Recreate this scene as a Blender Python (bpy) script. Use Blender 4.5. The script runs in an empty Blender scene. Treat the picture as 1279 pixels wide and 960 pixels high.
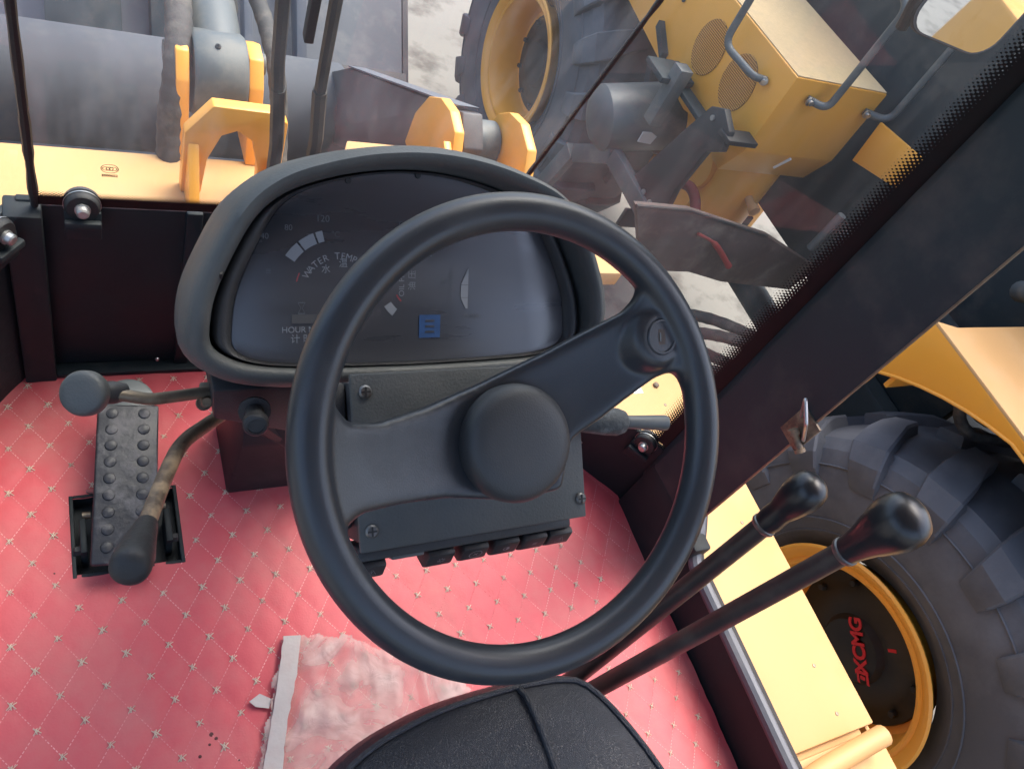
import bpy, bmesh, math, random
from mathutils import Vector, Matrix, noise
random.seed(7)
R_ = math.radians
sc = bpy.context.scene
COL = sc.collection

# ------------------------------------------------------------------ camera
CAM = Vector((0.0, 0.0, 1.32))
FPX, CX, CY = 980.0, 639.5, 480.0
yaw, pit, rol = R_(44.9), R_(46.65), R_(-32.25)
_f = Vector((math.sin(yaw)*math.cos(pit), math.cos(yaw)*math.cos(pit), -math.sin(pit)))
_r = Vector((math.cos(yaw), -math.sin(yaw), 0)); _d = _f.cross(_r)
c_, s_ = math.cos(rol), math.sin(rol)
RIGHT, DOWN, FWD = c_*_r + s_*_d, -s_*_r + c_*_d, _f
cd = bpy.data.cameras.new('camera'); cam = bpy.data.objects.new('camera', cd); COL.objects.link(cam)
cd.sensor_width = 36; cd.lens = FPX/1279*36; cd.clip_start = 0.02; cd.clip_end = 500
cam.matrix_world = Matrix.Translation(CAM) @ Matrix((RIGHT, -DOWN, -FWD)).transposed().to_4x4()
sc.camera = cam
# ------------------------------------------------------------------ sky and sun (bright overcast)
SUN_EL, SUN_AZ = R_(62), R_(60)            # azimuth clockwise from +Y
w = bpy.data.worlds.new('World'); sc.world = w; w.use_nodes = True
nt = w.node_tree; nt.nodes.clear()
sky = nt.nodes.new('ShaderNodeTexSky'); sky.sky_type = 'NISHITA'; sky.sun_disc = False
sky.sun_elevation = SUN_EL; sky.sun_rotation = SUN_AZ; sky.dust_density = 5.0; sky.air_density = .9; sky.ozone_density = 1.0
bg = nt.nodes.new('ShaderNodeBackground'); bg.inputs[1].default_value = 0.15
wo = nt.nodes.new('ShaderNodeOutputWorld'); nt.links.new(sky.outputs[0], bg.inputs[0]); nt.links.new(bg.outputs[0], wo.inputs[0])
sl = bpy.data.lights.new('sun', 'SUN'); sl.energy = .8; sl.angle = R_(40); sl.color = (1, .965, .91)
so = bpy.data.objects.new('sun', sl); COL.objects.link(so)
sd = Vector((math.sin(SUN_AZ)*math.cos(SUN_EL), math.cos(SUN_AZ)*math.cos(SUN_EL), math.sin(SUN_EL)))
so.rotation_euler = sd.to_track_quat('Z', 'Y').to_euler(); so.location = (0, 0, 8)
vs = sc.view_settings; vs.view_transform = 'Standard'; vs.look = 'None'; vs.gamma = 1; vs.exposure = 1.88; vs.use_curve_mapping = False
sc.cycles.max_bounces = 10; sc.cycles.transparent_max_bounces = 16; sc.cycles.diffuse_bounces = 5
sc.cycles.sample_clamp_indirect = 6; sc.cycles.caustics_reflective = False; sc.cycles.caustics_refractive = False

# ------------------------------------------------------------------ materials
def mat(name, col, rough=.5, metal=0., spec=.5, var=.12, vscale=6., bump=0., bscale=40., dirt=None, dscale=3., damt=.5, coat=0., dlo=.5, dhi=.7, rvar=0.):
    m = bpy.data.materials.new(name); m.use_nodes = True; n = m.node_tree.nodes; l = m.node_tree.links
    p = n['Principled BSDF']; p.inputs['Roughness'].default_value = rough; p.inputs['Metallic'].default_value = metal
    p.inputs['Specular IOR Level'].default_value = spec; p.inputs['Coat Weight'].default_value = coat
    tc = n.new('ShaderNodeNewGeometry')
    nz = n.new('ShaderNodeTexNoise'); nz.inputs['Scale'].default_value = vscale; nz.inputs['Detail'].default_value = 6
    l.new(tc.outputs['Position'], nz.inputs['Vector'])
    mx = n.new('ShaderNodeMix'); mx.data_type = 'RGBA'
    c = Vector(col); mx.inputs[6].default_value = (*(c*(1-var)), 1); mx.inputs[7].default_value = (*[min(1, v*(1+var)) for v in col], 1)
    l.new(nz.outputs['Fac'], mx.inputs[0]); outc = mx.outputs[2]
    if dirt:
        n2 = n.new('ShaderNodeTexNoise'); n2.inputs['Scale'].default_value = dscale; n2.inputs['Detail'].default_value = 9; n2.inputs['Roughness'].default_value = .65
        l.new(tc.outputs['Position'], n2.inputs['Vector'])
        rp = n.new('ShaderNodeMapRange'); rp.inputs[1].default_value = dlo; rp.inputs[2].default_value = dhi; rp.inputs[3].default_value = 0; rp.inputs[4].default_value = damt
        l.new(n2.outputs['Fac'], rp.inputs[0])
        m2 = n.new('ShaderNodeMix'); m2.data_type = 'RGBA'; m2.inputs[7].default_value = (*dirt, 1)
        l.new(outc, m2.inputs[6]); l.new(rp.outputs[0], m2.inputs[0]); outc = m2.outputs[2]
        ra = n.new('ShaderNodeMapRange'); ra.inputs[3].default_value = rough; ra.inputs[4].default_value = min(1, rough+.3); ra.inputs[2].default_value = max(damt, .01)
        l.new(rp.outputs[0], ra.inputs[0]); l.new(ra.outputs[0], p.inputs['Roughness'])
    elif rvar:
        ra = n.new('ShaderNodeMapRange'); ra.inputs[1].default_value = .3; ra.inputs[2].default_value = .7; ra.inputs[3].default_value = rough-rvar; ra.inputs[4].default_value = rough+rvar
        l.new(nz.outputs['Fac'], ra.inputs[0]); l.new(ra.outputs[0], p.inputs['Roughness'])
    l.new(outc, p.inputs['Base Color'])
    if bump:
        n3 = n.new('ShaderNodeTexNoise'); n3.inputs['Scale'].default_value = bscale; n3.inputs['Detail'].default_value = 4
        l.new(tc.outputs['Position'], n3.inputs['Vector'])
        b = n.new('ShaderNodeBump'); b.inputs['Strength'].default_value = bump; b.inputs['Distance'].default_value = .004
        l.new(n3.outputs['Fac'], b.inputs['Height']); l.new(b.outputs[0], p.inputs['Normal'])
    return m

YEL = (.82, .365, .042)
M = {}
M['yellow'] = mat('yellow_paint', YEL, .38, var=.05, vscale=3, dirt=(.52, .30, .10), dscale=5, damt=.25, dlo=.55, dhi=.8, coat=.1)
M['cream'] = mat('sky_lit_yellow_paint', (.50, .285, .11), .58, var=.06, vscale=3, dirt=(.50, .36, .20), dscale=6, damt=.35)  # yellow paint with the bright sky on upward faces mixed into its colour
M['tyre'] = mat('tyre_rubber', (.074, .079, .09), .58, var=.2, vscale=5, bump=.15, bscale=90, dirt=(.20, .203, .21), dscale=3.5, damt=.6, dlo=.45, dhi=.75)
M['black_panel'] = mat('black_cab_panel', (.011, .017, .020), .55, spec=.3, var=.2, vscale=8, bump=.06, bscale=150, dirt=(.05, .045, .045), dscale=7, damt=.4)
M['black_plastic'] = mat('black_plastic', (.022, .023, .026), .46, var=.2, vscale=12, bump=.12, bscale=500, dirt=(.10, .095, .09), dscale=14, damt=.45, dlo=.5, dhi=.8)
M['dash_plastic'] = mat('dash_plastic', (.060, .066, .067), .5, var=.15, vscale=10, bump=.15, bscale=420, dirt=(.14, .135, .125), dscale=9, damt=.5, dlo=.48, dhi=.8)
M['wheel_plastic'] = mat('wheel_plastic', (.028, .032, .038), .33, var=.15, vscale=10, bump=.05, bscale=700, dirt=(.06, .06, .06), dscale=11, damt=.4, dlo=.5, dhi=.8)
M['hub_plastic'] = mat('hub_cap_plastic', (.036, .038, .040), .5, var=.15, vscale=14, bump=.1, bscale=700, dirt=(.09, .085, .08), dscale=16, damt=.4, dlo=.5, dhi=.85)
M['rubber'] = mat('black_rubber', (.018, .018, .019), .6, var=.2, vscale=20, bump=.15, bscale=260)
M['weather'] = mat('grey_weatherstrip', (.085, .092, .11), .5, var=.2, vscale=9, dirt=(.2, .2, .2), dscale=12, damt=.4)
M['leather'] = mat('black_seat_leather', (.024, .026, .033), .42, var=.15, vscale=8, rvar=.06)
M['steel'] = mat('bare_steel', (.46, .46, .45), .38, metal=.9, var=.2, vscale=30, dirt=(.3, .22, .15), dscale=30, damt=.3)
M['rust_steel'] = mat('rusty_painted_steel', (.11, .082, .06), .5, metal=.35, var=.3, vscale=30, dirt=(.3, .22, .14), dscale=45, damt=.75, dlo=.45, dhi=.6, bump=.2, bscale=300)
M['brass'] = mat('worn_lever_steel', (.2, .165, .12), .45, metal=.5, var=.25, vscale=40, dirt=(.1, .06, .04), dscale=30, damt=.6)
M['grey_metal'] = mat('grey_painted_metal', (.078, .09, .094), .45, var=.2, vscale=6, dirt=(.3, .27, .22), dscale=7, damt=.4)
M['bluegrey'] = mat('blue_grey_paint', (.09, .10, .122), .5, var=.15, vscale=3, dirt=(.28, .27, .26), dscale=5, damt=.4)
M['boom_dark'] = mat('dark_grey_boom_paint', (.055, .05, .054), .5, var=.2, vscale=5, dirt=(.2, .17, .14), dscale=6, damt=.45)
M['charcoal'] = mat('charcoal_paint', (.022, .034, .040), .58, spec=.3, var=.2, vscale=5, dirt=(.11, .10, .09), dscale=6, damt=.5)
M['chrome'] = mat('polished_rod', (.75, .76, .78), .12, metal=1., var=.04)
M['hose'] = mat('hose_sleeve', (.05, .047, .045), .75, var=.3, vscale=25, bump=.3, bscale=160, dirt=(.2, .18, .15), dscale=14, damt=.6)
M['mud'] = mat('muddy_steel', (.085, .058, .05), .75, var=.35, vscale=7, bump=.35, bscale=40, dirt=(.23, .19, .15), dscale=6, damt=.7)
M['red'] = mat('red_paint', (.55, .02, .025), .45, var=.1)
M['dull_red'] = mat('dusty_dark_red', (.26, .035, .03), .6, var=.2, vscale=20, dirt=(.2, .14, .11), dscale=14, damt=.6)
M['dark_steel'] = mat('dark_screw_steel', (.16, .16, .155), .45, metal=.8, var=.3, vscale=60, dirt=(.05, .045, .04), dscale=60, damt=.6)
M['hubblack'] = mat('black_hub', (.012, .012, .012), .45, var=.3, vscale=12, dirt=(.06, .045, .03), dscale=9, damt=.5)
M['white'] = mat('white_sticker', (.7, .7, .68), .6, var=.05)
M['tape'] = mat('white_tape', (.42, .37, .35), .7, var=.12, vscale=30, bump=.2, bscale=90, dirt=(.45, .33, .3), dscale=25, damt=.4)
M['print'] = mat('grey_print', (.22, .235, .255), .6, var=.1)
M['print_dim'] = mat('dim_grey_print', (.10, .108, .12), .6, var=.1)
M['print_red'] = mat('red_print', (.3, .06, .07), .6, var=.1)
M['print_blue'] = mat('blue_telltale', (.022, .07, .19), .5, var=.4, vscale=90)
M['window_grey'] = mat('hour_counter_window', (.075, .075, .078), .4, var=.1)
M['thread'] = mat('cream_thread', (.60, .51, .40), .85, var=.15, vscale=60, dirt=(.42, .26, .2), dscale=5, damt=.7)
M['thread_pink'] = mat('pale_seam_thread', (.68, .34, .33), .85, var=.2, vscale=60, dirt=(.50, .07, .09), dscale=3.5, damt=.95, dlo=.42, dhi=.62)
M['dark_print'] = mat('dark_glass_print', (.06, .04, .03), .6)
M['liner'] = mat('roof_liner', (.30, .30, .30), .8, var=.1)
M['mirror'] = mat('mirror_glass', (.86, .88, .9), .02, metal=1., var=.01)
M['tinted'] = mat('tinted_glass', (.045, .07, .06), .12, var=.3, vscale=3)

# concrete ground
def ground_mat():
    m = mat('concrete_ground', (.18, .17, .15), .85, var=.18, vscale=1.3, bump=.35, bscale=22, dirt=(.075, .068, .06), dscale=3.2, damt=.8, dlo=.5, dhi=.66)
    return m
M['ground'] = ground_mat()

# red quilted vinyl
def mat_floor():
    m = mat('red_quilted_vinyl', (.53, .070, .086), .55, var=.09, vscale=5, bump=.07, bscale=330, dirt=(.46, .24, .21), dscale=4.2, damt=.6, dlo=.44, dhi=.74)
    return m
M['vinyl'] = mat_floor()

M['spot'] = mat('dark_stain', (.07, .012, .012), .6)
M['pedal'] = mat('dirty_pedal_rubber', (.020, .021, .026), .5, var=.3, vscale=30, bump=.5, bscale=60, dirt=(.13, .125, .13), dscale=30, damt=.75, dlo=.5, dhi=.66)
# leather grain on seat
def leather():
    m = M['leather']; n = m.node_tree.nodes; l = m.node_tree.links
    v = n.new('ShaderNodeTexVoronoi'); v.inputs['Scale'].default_value = 480; v.feature = 'DISTANCE_TO_EDGE'
    g = n.new('ShaderNodeNewGeometry'); l.new(g.outputs['Position'], v.inputs['Vector'])
    r = n.new('ShaderNodeMapRange'); r.inputs[2].default_value = .25; l.new(v.outputs['Distance'], r.inputs[0])
    b = n.new('ShaderNodeBump'); b.inputs['Strength'].default_value = .5; b.inputs['Distance'].default_value = .0010
    l.new(r.outputs[0], b.inputs['Height']); l.new(b.outputs[0], n['Principled BSDF'].inputs['Normal'])
leather()

# dusty thin window glass: clear, fresnel reflection, a film of dust with streaks that also imitates reflected haze
def glass(name, dust_veil=.10, streak=.10, tint=(.90, .95, .94)):
    m = bpy.data.materials.new(name); m.use_nodes = True; n = m.node_tree.nodes; l = m.node_tree.links; n.clear()
    out = n.new('ShaderNodeOutputMaterial'); tr = n.new('ShaderNodeBsdfTransparent'); tr.inputs[0].default_value = (*tint, 1)
    gl = n.new('ShaderNodeBsdfGlossy'); gl.inputs['Roughness'].default_value = .03
    df = n.new('ShaderNodeBsdfDiffuse'); df.inputs[0].default_value = (.62, .66, .70, 1)
    tl = n.new('ShaderNodeBsdfTranslucent'); tl.inputs[0].default_value = (.62, .66, .70, 1)
    dm = n.new('ShaderNodeMixShader'); dm.inputs[0].default_value = .5; l.new(df.outputs[0], dm.inputs[1]); l.new(tl.outputs[0], dm.inputs[2])
    lw = n.new('ShaderNodeLayerWeight'); lw.inputs[0].default_value = .5
    pw = n.new('ShaderNodeMath'); pw.operation = 'POWER'; l.new(lw.outputs['Facing'], pw.inputs[0]); pw.inputs[1].default_value = 5
    fr = n.new('ShaderNodeMath'); fr.operation = 'MULTIPLY_ADD'; l.new(pw.outputs[0], fr.inputs[0]); fr.inputs[1].default_value = .7; fr.inputs[2].default_value = .03
    m1 = n.new('ShaderNodeMixShader'); l.new(fr.outputs[0], m1.inputs[0]); l.new(tr.outputs[0], m1.inputs[1]); l.new(gl.outputs[0], m1.inputs[2])
    g = n.new('ShaderNodeNewGeometry'); mp = n.new('ShaderNodeMapping'); mp.inputs['Scale'].default_value = (14, 14, 1.6)
    l.new(g.outputs['Position'], mp.inputs['Vector'])
    nz = n.new('ShaderNodeTexNoise'); nz.inputs['Scale'].default_value = 2.2; nz.inputs['Detail'].default_value = 8; nz.inputs['Roughness'].default_value = .6
    l.new(mp.outputs[0], nz.inputs['Vector'])
    n2 = n.new('ShaderNodeTexNoise'); n2.inputs['Scale'].default_value = 2.6; n2.inputs['Detail'].default_value = 4; l.new(g.outputs['Position'], n2.inputs['Vector'])
    a = n.new('ShaderNodeMapRange'); a.inputs[1].default_value = .42; a.inputs[2].default_value = .72; a.inputs[3].default_value = 0; a.inputs[4].default_value = streak
    l.new(nz.outputs['Fac'], a.inputs[0])
    b = n.new('ShaderNodeMapRange'); b.inputs[1].default_value = .3; b.inputs[2].default_value = .7; b.inputs[3].default_value = dust_veil*.5; b.inputs[4].default_value = dust_veil*1.3
    l.new(n2.outputs['Fac'], b.inputs[0])
    ad = n.new('ShaderNodeMath'); l.new(a.outputs[0], ad.inputs[0]); l.new(b.outputs[0], ad.inputs[1])
    m2 = n.new('ShaderNodeMixShader'); l.new(ad.outputs[0], m2.inputs[0]); l.new(m1.outputs[0], m2.inputs[1]); l.new(dm.outputs[0], m2.inputs[2])
    l.new(m2.outputs[0], out.inputs[0]); return m
M['glass'] = glass('dusty_windscreen_glass', .048, .07)
M['glass_corner'] = glass('corner_glass', .036, .03)  # film thickened to imitate the veil of reflection in this pane

# printed ceramic border: solid, then a lattice of dots thinning out (UV: x along in lattice cells, y across 0..1)
def frit():
    m = bpy.data.materials.new('black_frit_print'); m.use_nodes = True; n = m.node_tree.nodes; l = m.node_tree.links
    p = n['Principled BSDF']; p.inputs['Base Color'].default_value = (.008, .008, .009, 1); p.inputs['Roughness'].default_value = .5; p.inputs['Specular IOR Level'].default_value = .2
    uv = n.new('ShaderNodeUVMap'); sx = n.new('ShaderNodeSeparateXYZ'); l.new(uv.outputs[0], sx.inputs[0])
    def mth(op, a, b=None):
        k = n.new('ShaderNodeMath'); k.operation = op
        for i, q in enumerate((a, b)):
            if q is None: continue
            if isinstance(q, (int, float)): k.inputs[i].default_value = q
            else: l.new(q, k.inputs[i])
        return k.outputs[0]
    vv = mth('MULTIPLY', sx.outputs[2] if False else sx.outputs[1], 1.0)
    cu = mth('COSINE', mth('MULTIPLY', sx.outputs[0], 2*math.pi)); cv = mth('COSINE', mth('MULTIPLY', vv, 2*math.pi*7))
    f = mth('MULTIPLY', cu, cv)                       # -1..1 lattice
    th = mth('SUBTRACT', mth('MULTIPLY', vv, 4.2), 3.3)   # solid below ~.35, gone at the edge
    k = mth('GREATER_THAN', f, th)
    tr = n.new('ShaderNodeBsdfTransparent'); mx = n.new('ShaderNodeMixShader'); l.new(k, mx.inputs[0]); l.new(tr.outputs[0], mx.inputs[1]); l.new(p.outputs[0], mx.inputs[2])
    l.new(mx.outputs[0], n['Material Output'].inputs[0]); return m
M['frit'] = frit()

# crumpled protective film
def film():
    m = bpy.data.materials.new('clear_film'); m.use_nodes = True; n = m.node_tree.nodes; l = m.node_tree.links
    p = n['Principled BSDF']; p.inputs['Base Color'].default_value = (.50, .38, .35, 1); p.inputs['Roughness'].default_value = .45
    g = n.new('ShaderNodeNewGeometry')
    nz = n.new('ShaderNodeTexNoise'); nz.inputs['Scale'].default_value = 9; nz.inputs['Detail'].default_value = 8; nz.inputs['Distortion'].default_value = 1.5; l.new(g.outputs['Position'], nz.inputs['Vector'])
    r = n.new('ShaderNodeMapRange'); r.inputs[1].default_value = .36; r.inputs[2].default_value = .62; r.inputs[3].default_value = .22; r.inputs[4].default_value = .70; l.new(nz.outputs['Fac'], r.inputs[0])
    b = n.new('ShaderNodeBump'); b.inputs['Strength'].default_value = .5; b.inputs['Distance'].default_value = .006
    n2 = n.new('ShaderNodeTexNoise'); n2.inputs['Scale'].default_value = 35; n2.inputs['Detail'].default_value = 5; n2.inputs['Distortion'].default_value = 2; l.new(g.outputs['Position'], n2.inputs['Vector'])
    l.new(n2.outputs['Fac'], b.inputs['Height']); l.new(b.outputs[0], p.inputs['Normal'])
    tr = n.new('ShaderNodeBsdfTransparent'); mx = n.new('ShaderNodeMixShader'); l.new(r.outputs[0], mx.inputs[0]); l.new(tr.outputs[0], mx.inputs[1]); l.new(p.outputs[0], mx.inputs[2])
    l.new(mx.outputs[0], n['Material Output'].inputs[0]); return m
M['film'] = film()

# scratched instrument lens, pale haze of glare mixed into its base colour
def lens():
    m = bpy.data.materials.new('scuffed_glare_lens'); m.use_nodes = True; n = m.node_tree.nodes; l = m.node_tree.links
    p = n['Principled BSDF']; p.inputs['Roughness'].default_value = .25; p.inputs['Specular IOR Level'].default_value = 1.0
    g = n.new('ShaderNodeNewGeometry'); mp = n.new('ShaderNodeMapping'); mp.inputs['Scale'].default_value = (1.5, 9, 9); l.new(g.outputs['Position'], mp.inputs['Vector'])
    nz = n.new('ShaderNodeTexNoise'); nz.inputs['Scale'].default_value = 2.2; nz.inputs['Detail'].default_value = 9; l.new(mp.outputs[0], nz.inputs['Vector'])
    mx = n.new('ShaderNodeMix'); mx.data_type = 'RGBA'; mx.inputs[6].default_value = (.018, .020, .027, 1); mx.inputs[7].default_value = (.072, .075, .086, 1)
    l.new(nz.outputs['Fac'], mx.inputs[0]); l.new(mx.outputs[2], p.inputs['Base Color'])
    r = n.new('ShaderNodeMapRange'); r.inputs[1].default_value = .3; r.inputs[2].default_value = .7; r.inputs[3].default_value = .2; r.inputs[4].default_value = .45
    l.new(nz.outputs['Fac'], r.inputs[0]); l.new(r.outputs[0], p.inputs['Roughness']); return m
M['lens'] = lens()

# ------------------------------------------------------------------ mesh helpers
def thing(name, label, cat, loc=(0, 0, 0), group=None):
    o = bpy.data.objects.new(name, None); COL.objects.link(o); o.location = loc; o.empty_display_size = .05
    o['label'] = label; o['category'] = cat
    if group: o['group'] = group
    return o
def worldloc(o):
    v = Vector(o.location)
    while o.parent: o = o.parent; v += o.location
    return v
def obj(name, bm, m, parent=None, smooth=35, label=None, kind=None):
    """link a bmesh (world coordinates) or mesh as one object whose origin is its centre"""
    if isinstance(bm, bmesh.types.BMesh):
        me = bpy.data.meshes.new(name); bmesh.ops.recalc_face_normals(bm, faces=bm.faces); bm.to_mesh(me); bm.free()
    else: me = bm
    co = [v.co for v in me.vertices]
    lo = Vector([min(c[i] for c in co) for i in range(3)]); hi = Vector([max(c[i] for c in co) for i in range(3)]); ce = (lo+hi)/2
    me.transform(Matrix.Translation(-ce))
    me.materials.clear(); me.materials.append(M[m] if isinstance(m, str) else m)
    if smooth:
        me.polygons.foreach_set('use_smooth', [True]*len(me.polygons)); me.set_sharp_from_angle(angle=R_(smooth))
    o = bpy.data.objects.new(name, me); COL.objects.link(o)
    if parent: o.parent = parent; o.location = ce - worldloc(parent)
    else: o.location = ce
    if label: o['label'] = label
    if kind: o['kind'] = kind
    return o
def BM(): return bmesh.new()
def add_box(bm, lo, hi, mtx=None, bev=0., seg=2):
    b = bmesh.new(); bmesh.ops.create_cube(b, size=1)
    lo, hi = Vector(lo), Vector(hi)
    for v in b.verts: v.co = Vector([(lo[i]+hi[i])/2 + v.co[i]*(hi[i]-lo[i]) for i in range(3)])
    if bev: bmesh.ops.bevel(b, geom=b.edges[:], offset=bev, segments=seg, affect='EDGES', profile=.5)
    if mtx: b.transform(mtx)
    merge(bm, b); return bm
def merge(bm, b):
    me = bpy.data.meshes.new('tmp'); b.to_mesh(me); b.free(); bm.from_mesh(me); bpy.data.meshes.remove(me)
def box(lo, hi, mtx=None, bev=0., seg=2): return add_box(BM(), lo, hi, mtx, bev, seg)
def frame_of(d):
    d = d.normalized(); u = Vector((0, 0, 1)) if abs(d.z) < .9 else Vector((1, 0, 0))
    a = d.cross(u).normalized(); return a, d.cross(a).normalized()
def smooth_path(pts, n=8):
    P = [Vector(p) for p in pts]
    if len(P) < 3: return P
    out = []; Q = [2*P[0]-P[1]] + P + [2*P[-1]-P[-2]]
    for i in range(1, len(Q)-2):
        for k in range(n):
            t = k/n; a, b, c, d = Q[i-1], Q[i], Q[i+1], Q[i+2]
            out.append(.5*((2*b)+(c-a)*t+(2*a-5*b+4*c-d)*t*t+(3*b-a-3*c+d)*t**3))
    out.append(P[-1]); return out
def fillet_path(pts, r, n=6):
    P = [Vector(p) for p in pts]; out = [P[0]]
    for i in range(1, len(P)-1):
        a = (P[i-1]-P[i]); b = (P[i+1]-P[i]); ra = min(r, a.length*.45, b.length*.45)
        p0 = P[i]+a.normalized()*ra; p2 = P[i]+b.normalized()*ra
        for k in range(n+1):
            t = k/n; out.append((1-t)**2*p0+2*t*(1-t)*P[i]+t*t*p2)
    out.append(P[-1]); return out
def add_tube(bm, path, rad, seg=12, cap=True):
    P = [Vector(p) for p in path]; n = len(P)
    rr = rad if isinstance(rad, (list, tuple)) else [rad]*n
    rings = []; a = None
    for i in range(n):
        d = (P[min(i+1, n-1)]-P[max(i-1, 0)]).normalized()
        if a is None: a, b = frame_of(d)
        else:
            a = (a - d*a.dot(d)).normalized(); b = d.cross(a)
        rings.append([bm.verts.new(P[i]+rr[i]*(math.cos(2*math.pi*k/seg)*a+math.sin(2*math.pi*k/seg)*b)) for k in range(seg)])
    for i in range(n-1):
        for k in range(seg): bm.faces.new((rings[i][k], rings[i][(k+1) % seg], rings[i+1][(k+1) % seg], rings[i+1][k]))
    if cap: bm.faces.new(rings[0][::-1]); bm.faces.new(rings[-1])
    return bm
def tube(path, rad, seg=12, cap=True): return add_tube(BM(), path, rad, seg, cap)
def add_lathe(bm, prof, o, axis, seg=32):
    """profile [(along axis, radius)]"""
    o = Vector(o); ax = Vector(axis).normalized(); a, b = frame_of(ax); rings = []
    for h, r in prof:
        if r < 1e-6: rings.append([bm.verts.new(o+ax*h)])
        else: rings.append([bm.verts.new(o+ax*h+r*(math.cos(2*math.pi*k/seg)*a+math.sin(2*math.pi*k/seg)*b)) for k in range(seg)])
    for i in range(len(rings)-1):
        A, B = rings[i], rings[i+1]
        for k in range(seg):
            k2 = (k+1) % seg
            if len(A) == 1 and len(B) == 1: continue
            if len(A) == 1: bm.faces.new((A[0], B[k2], B[k]))
            elif len(B) == 1: bm.faces.new((A[k], A[k2], B[0]))
            else: bm.faces.new((A[k], A[k2], B[k2], B[k]))
    return bm
def lathe(prof, o, axis, seg=32): return add_lathe(BM(), prof, o, axis, seg)
def add_prism(bm, poly, o, u, v, n, h, bev=0., seg=2):
    """polygon of (s,t) in frame o,u,v extruded from 0 to h along n"""
    b = bmesh.new(); o, u, v, n = Vector(o), Vector(u), Vector(v), Vector(n)
    vs_ = [b.verts.new(o+u*s+v*t) for s, t in poly]; f = b.faces.new(vs_)
    r = bmesh.ops.extrude_face_region(b, geom=[f]); bmesh.ops.translate(b, vec=n*h, verts=[e for e in r['geom'] if isinstance(e, bmesh.types.BMVert)])
    bmesh.ops.recalc_face_normals(b, faces=b.faces)
    if bev: bmesh.ops.bevel(b, geom=b.edges[:], offset=bev, segments=seg, affect='EDGES', profile=.5)
    merge(bm, b); return bm
def prism(*a, **k): return add_prism(BM(), *a, **k)
def quadsurf(A, B, n=1):
    """ruled strip between two polylines"""
    bm = BM(); va = [bm.verts.new(p) for p in A]; vb = [bm.verts.new(p) for p in B]
    for i in range(len(A)-1): bm.faces.new((va[i], va[i+1], vb[i+1], vb[i]))
    return bm
X_, Y_, Z_ = Vector((1, 0, 0)), Vector((0, 1, 0)), Vector((0, 0, 1))
def ray(px, py): return (RIGHT*((px-CX)/FPX)+DOWN*((py-CY)/FPX)+FWD).normalized()
def atx(px, py, v): d = ray(px, py); return CAM+d*((v-CAM.x)/d.x)
def aty(px, py, v): d = ray(px, py); return CAM+d*((v-CAM.y)/d.y)
def atz(px, py, v): d = ray(px, py); return CAM+d*((v-CAM.z)/d.z)
def text_mesh(body, size, o, u, v, align='CENTER', extrude=0., spacing=1.0, bold=0.):
    cu = bpy.data.curves.new('t', 'FONT'); cu.body = body; cu.size = size; cu.align_x = align; cu.align_y = 'CENTER'; cu.extrude = extrude; cu.space_character = spacing; cu.offset = bold
    to = bpy.data.objects.new('t', cu); COL.objects.link(to)
    dg = bpy.context.evaluated_depsgraph_get(); dg.update()
    me = bpy.data.meshes.new_from_object(to.evaluated_get(dg)); bpy.data.objects.remove(to); bpy.data.curves.remove(cu)
    u, v = Vector(u).normalized(), Vector(v).normalized(); n = u.cross(v); m4 = Matrix((u, v, n)).transposed().to_4x4(); m4.translation = Vector(o)
    me.transform(m4); return me
def evaluate(bm, mods):
    """run modifiers over a bmesh and return the resulting mesh"""
    me = bpy.data.meshes.new('e'); bm.to_mesh(me); bm.free(); o = bpy.data.objects.new('e', me); COL.objects.link(o)
    for t, kw in mods:
        md = o.modifiers.new('m', t)
        for k, v in kw.items(): setattr(md, k, v)
    dg = bpy.context.evaluated_depsgraph_get(); dg.update()
    r = bpy.data.meshes.new_from_object(o.evaluated_get(dg)); bpy.data.objects.remove(o); return r
def hexbolt(name, o, axis, r, h, m, parent, washer=0.):
    bm = BM()
    if washer: add_lathe(bm, [(0, 0), (0, washer), (h*.3, washer), (h*.3, 0)], o, axis, 20)
    add_lathe(bm, [(0, 0), (0, r), (h*.8, r), (h, r*.8), (h, 0)], o, axis, 6)
    return obj(name, bm, m, parent, 25)

# ================================================================== SETTING
GZ = -1.50
bm = BM(); S = 120
bm.faces.new([bm.verts.new(p) for p in ((-S, -S, GZ), (S, -S, GZ), (S, S, GZ), (-S, S, GZ))])
g = obj('ground', bm, 'ground', None, 0); g['kind'] = 'structure'; g['label'] = 'grey dusty concrete yard between the machines'

XC = .325            # middle of the cab
# ================================================================== OWN CAB
cab = thing('loader_cab', 'black loader cab shell with dusty windscreen around the steering wheel', 'cab', (XC, 0, 0))
obj('floor_plate', box((-.40, -.80, -.05), (1.05, 1.0, -.035)), 'black_panel', cab)
# folded lower panels
FR = [(-.385, .56), (-.062, .985), (.70, .985), (1.04, .56)]
def wall(p, q, z0, z1, th=.012, z1b=None):
    p, q = Vector((*p, 0)), Vector((*q, 0)); d = (q-p).normalized(); nrm = Vector((-d.y, d.x, 0))
    L = (q-p).length; z1b = z1 if z1b is None else z1b
    return prism([(0, z0), (L, z0), (L, z1b), (0, z1)], p, d, Z_, nrm, th, bev=.003)
obj('front_panel', wall(FR[1], FR[2], -.03, .402), 'black_panel', cab)
obj('corner_panel', wall(FR[2], FR[3], -.03, .195), 'black_panel', cab)
obj('corner_panel', wall(FR[0], FR[1], -.03, .385, z1b=.395), 'black_panel', cab)
obj('panel_fold', box((-.078, .953, -.03), (-.03, .999, .398), bev=.004), 'black_panel', cab)
obj('panel_stiffener', box((.165, .972, .0), (.19, .9835, .40), bev=.004), 'black_panel', cab)
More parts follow.
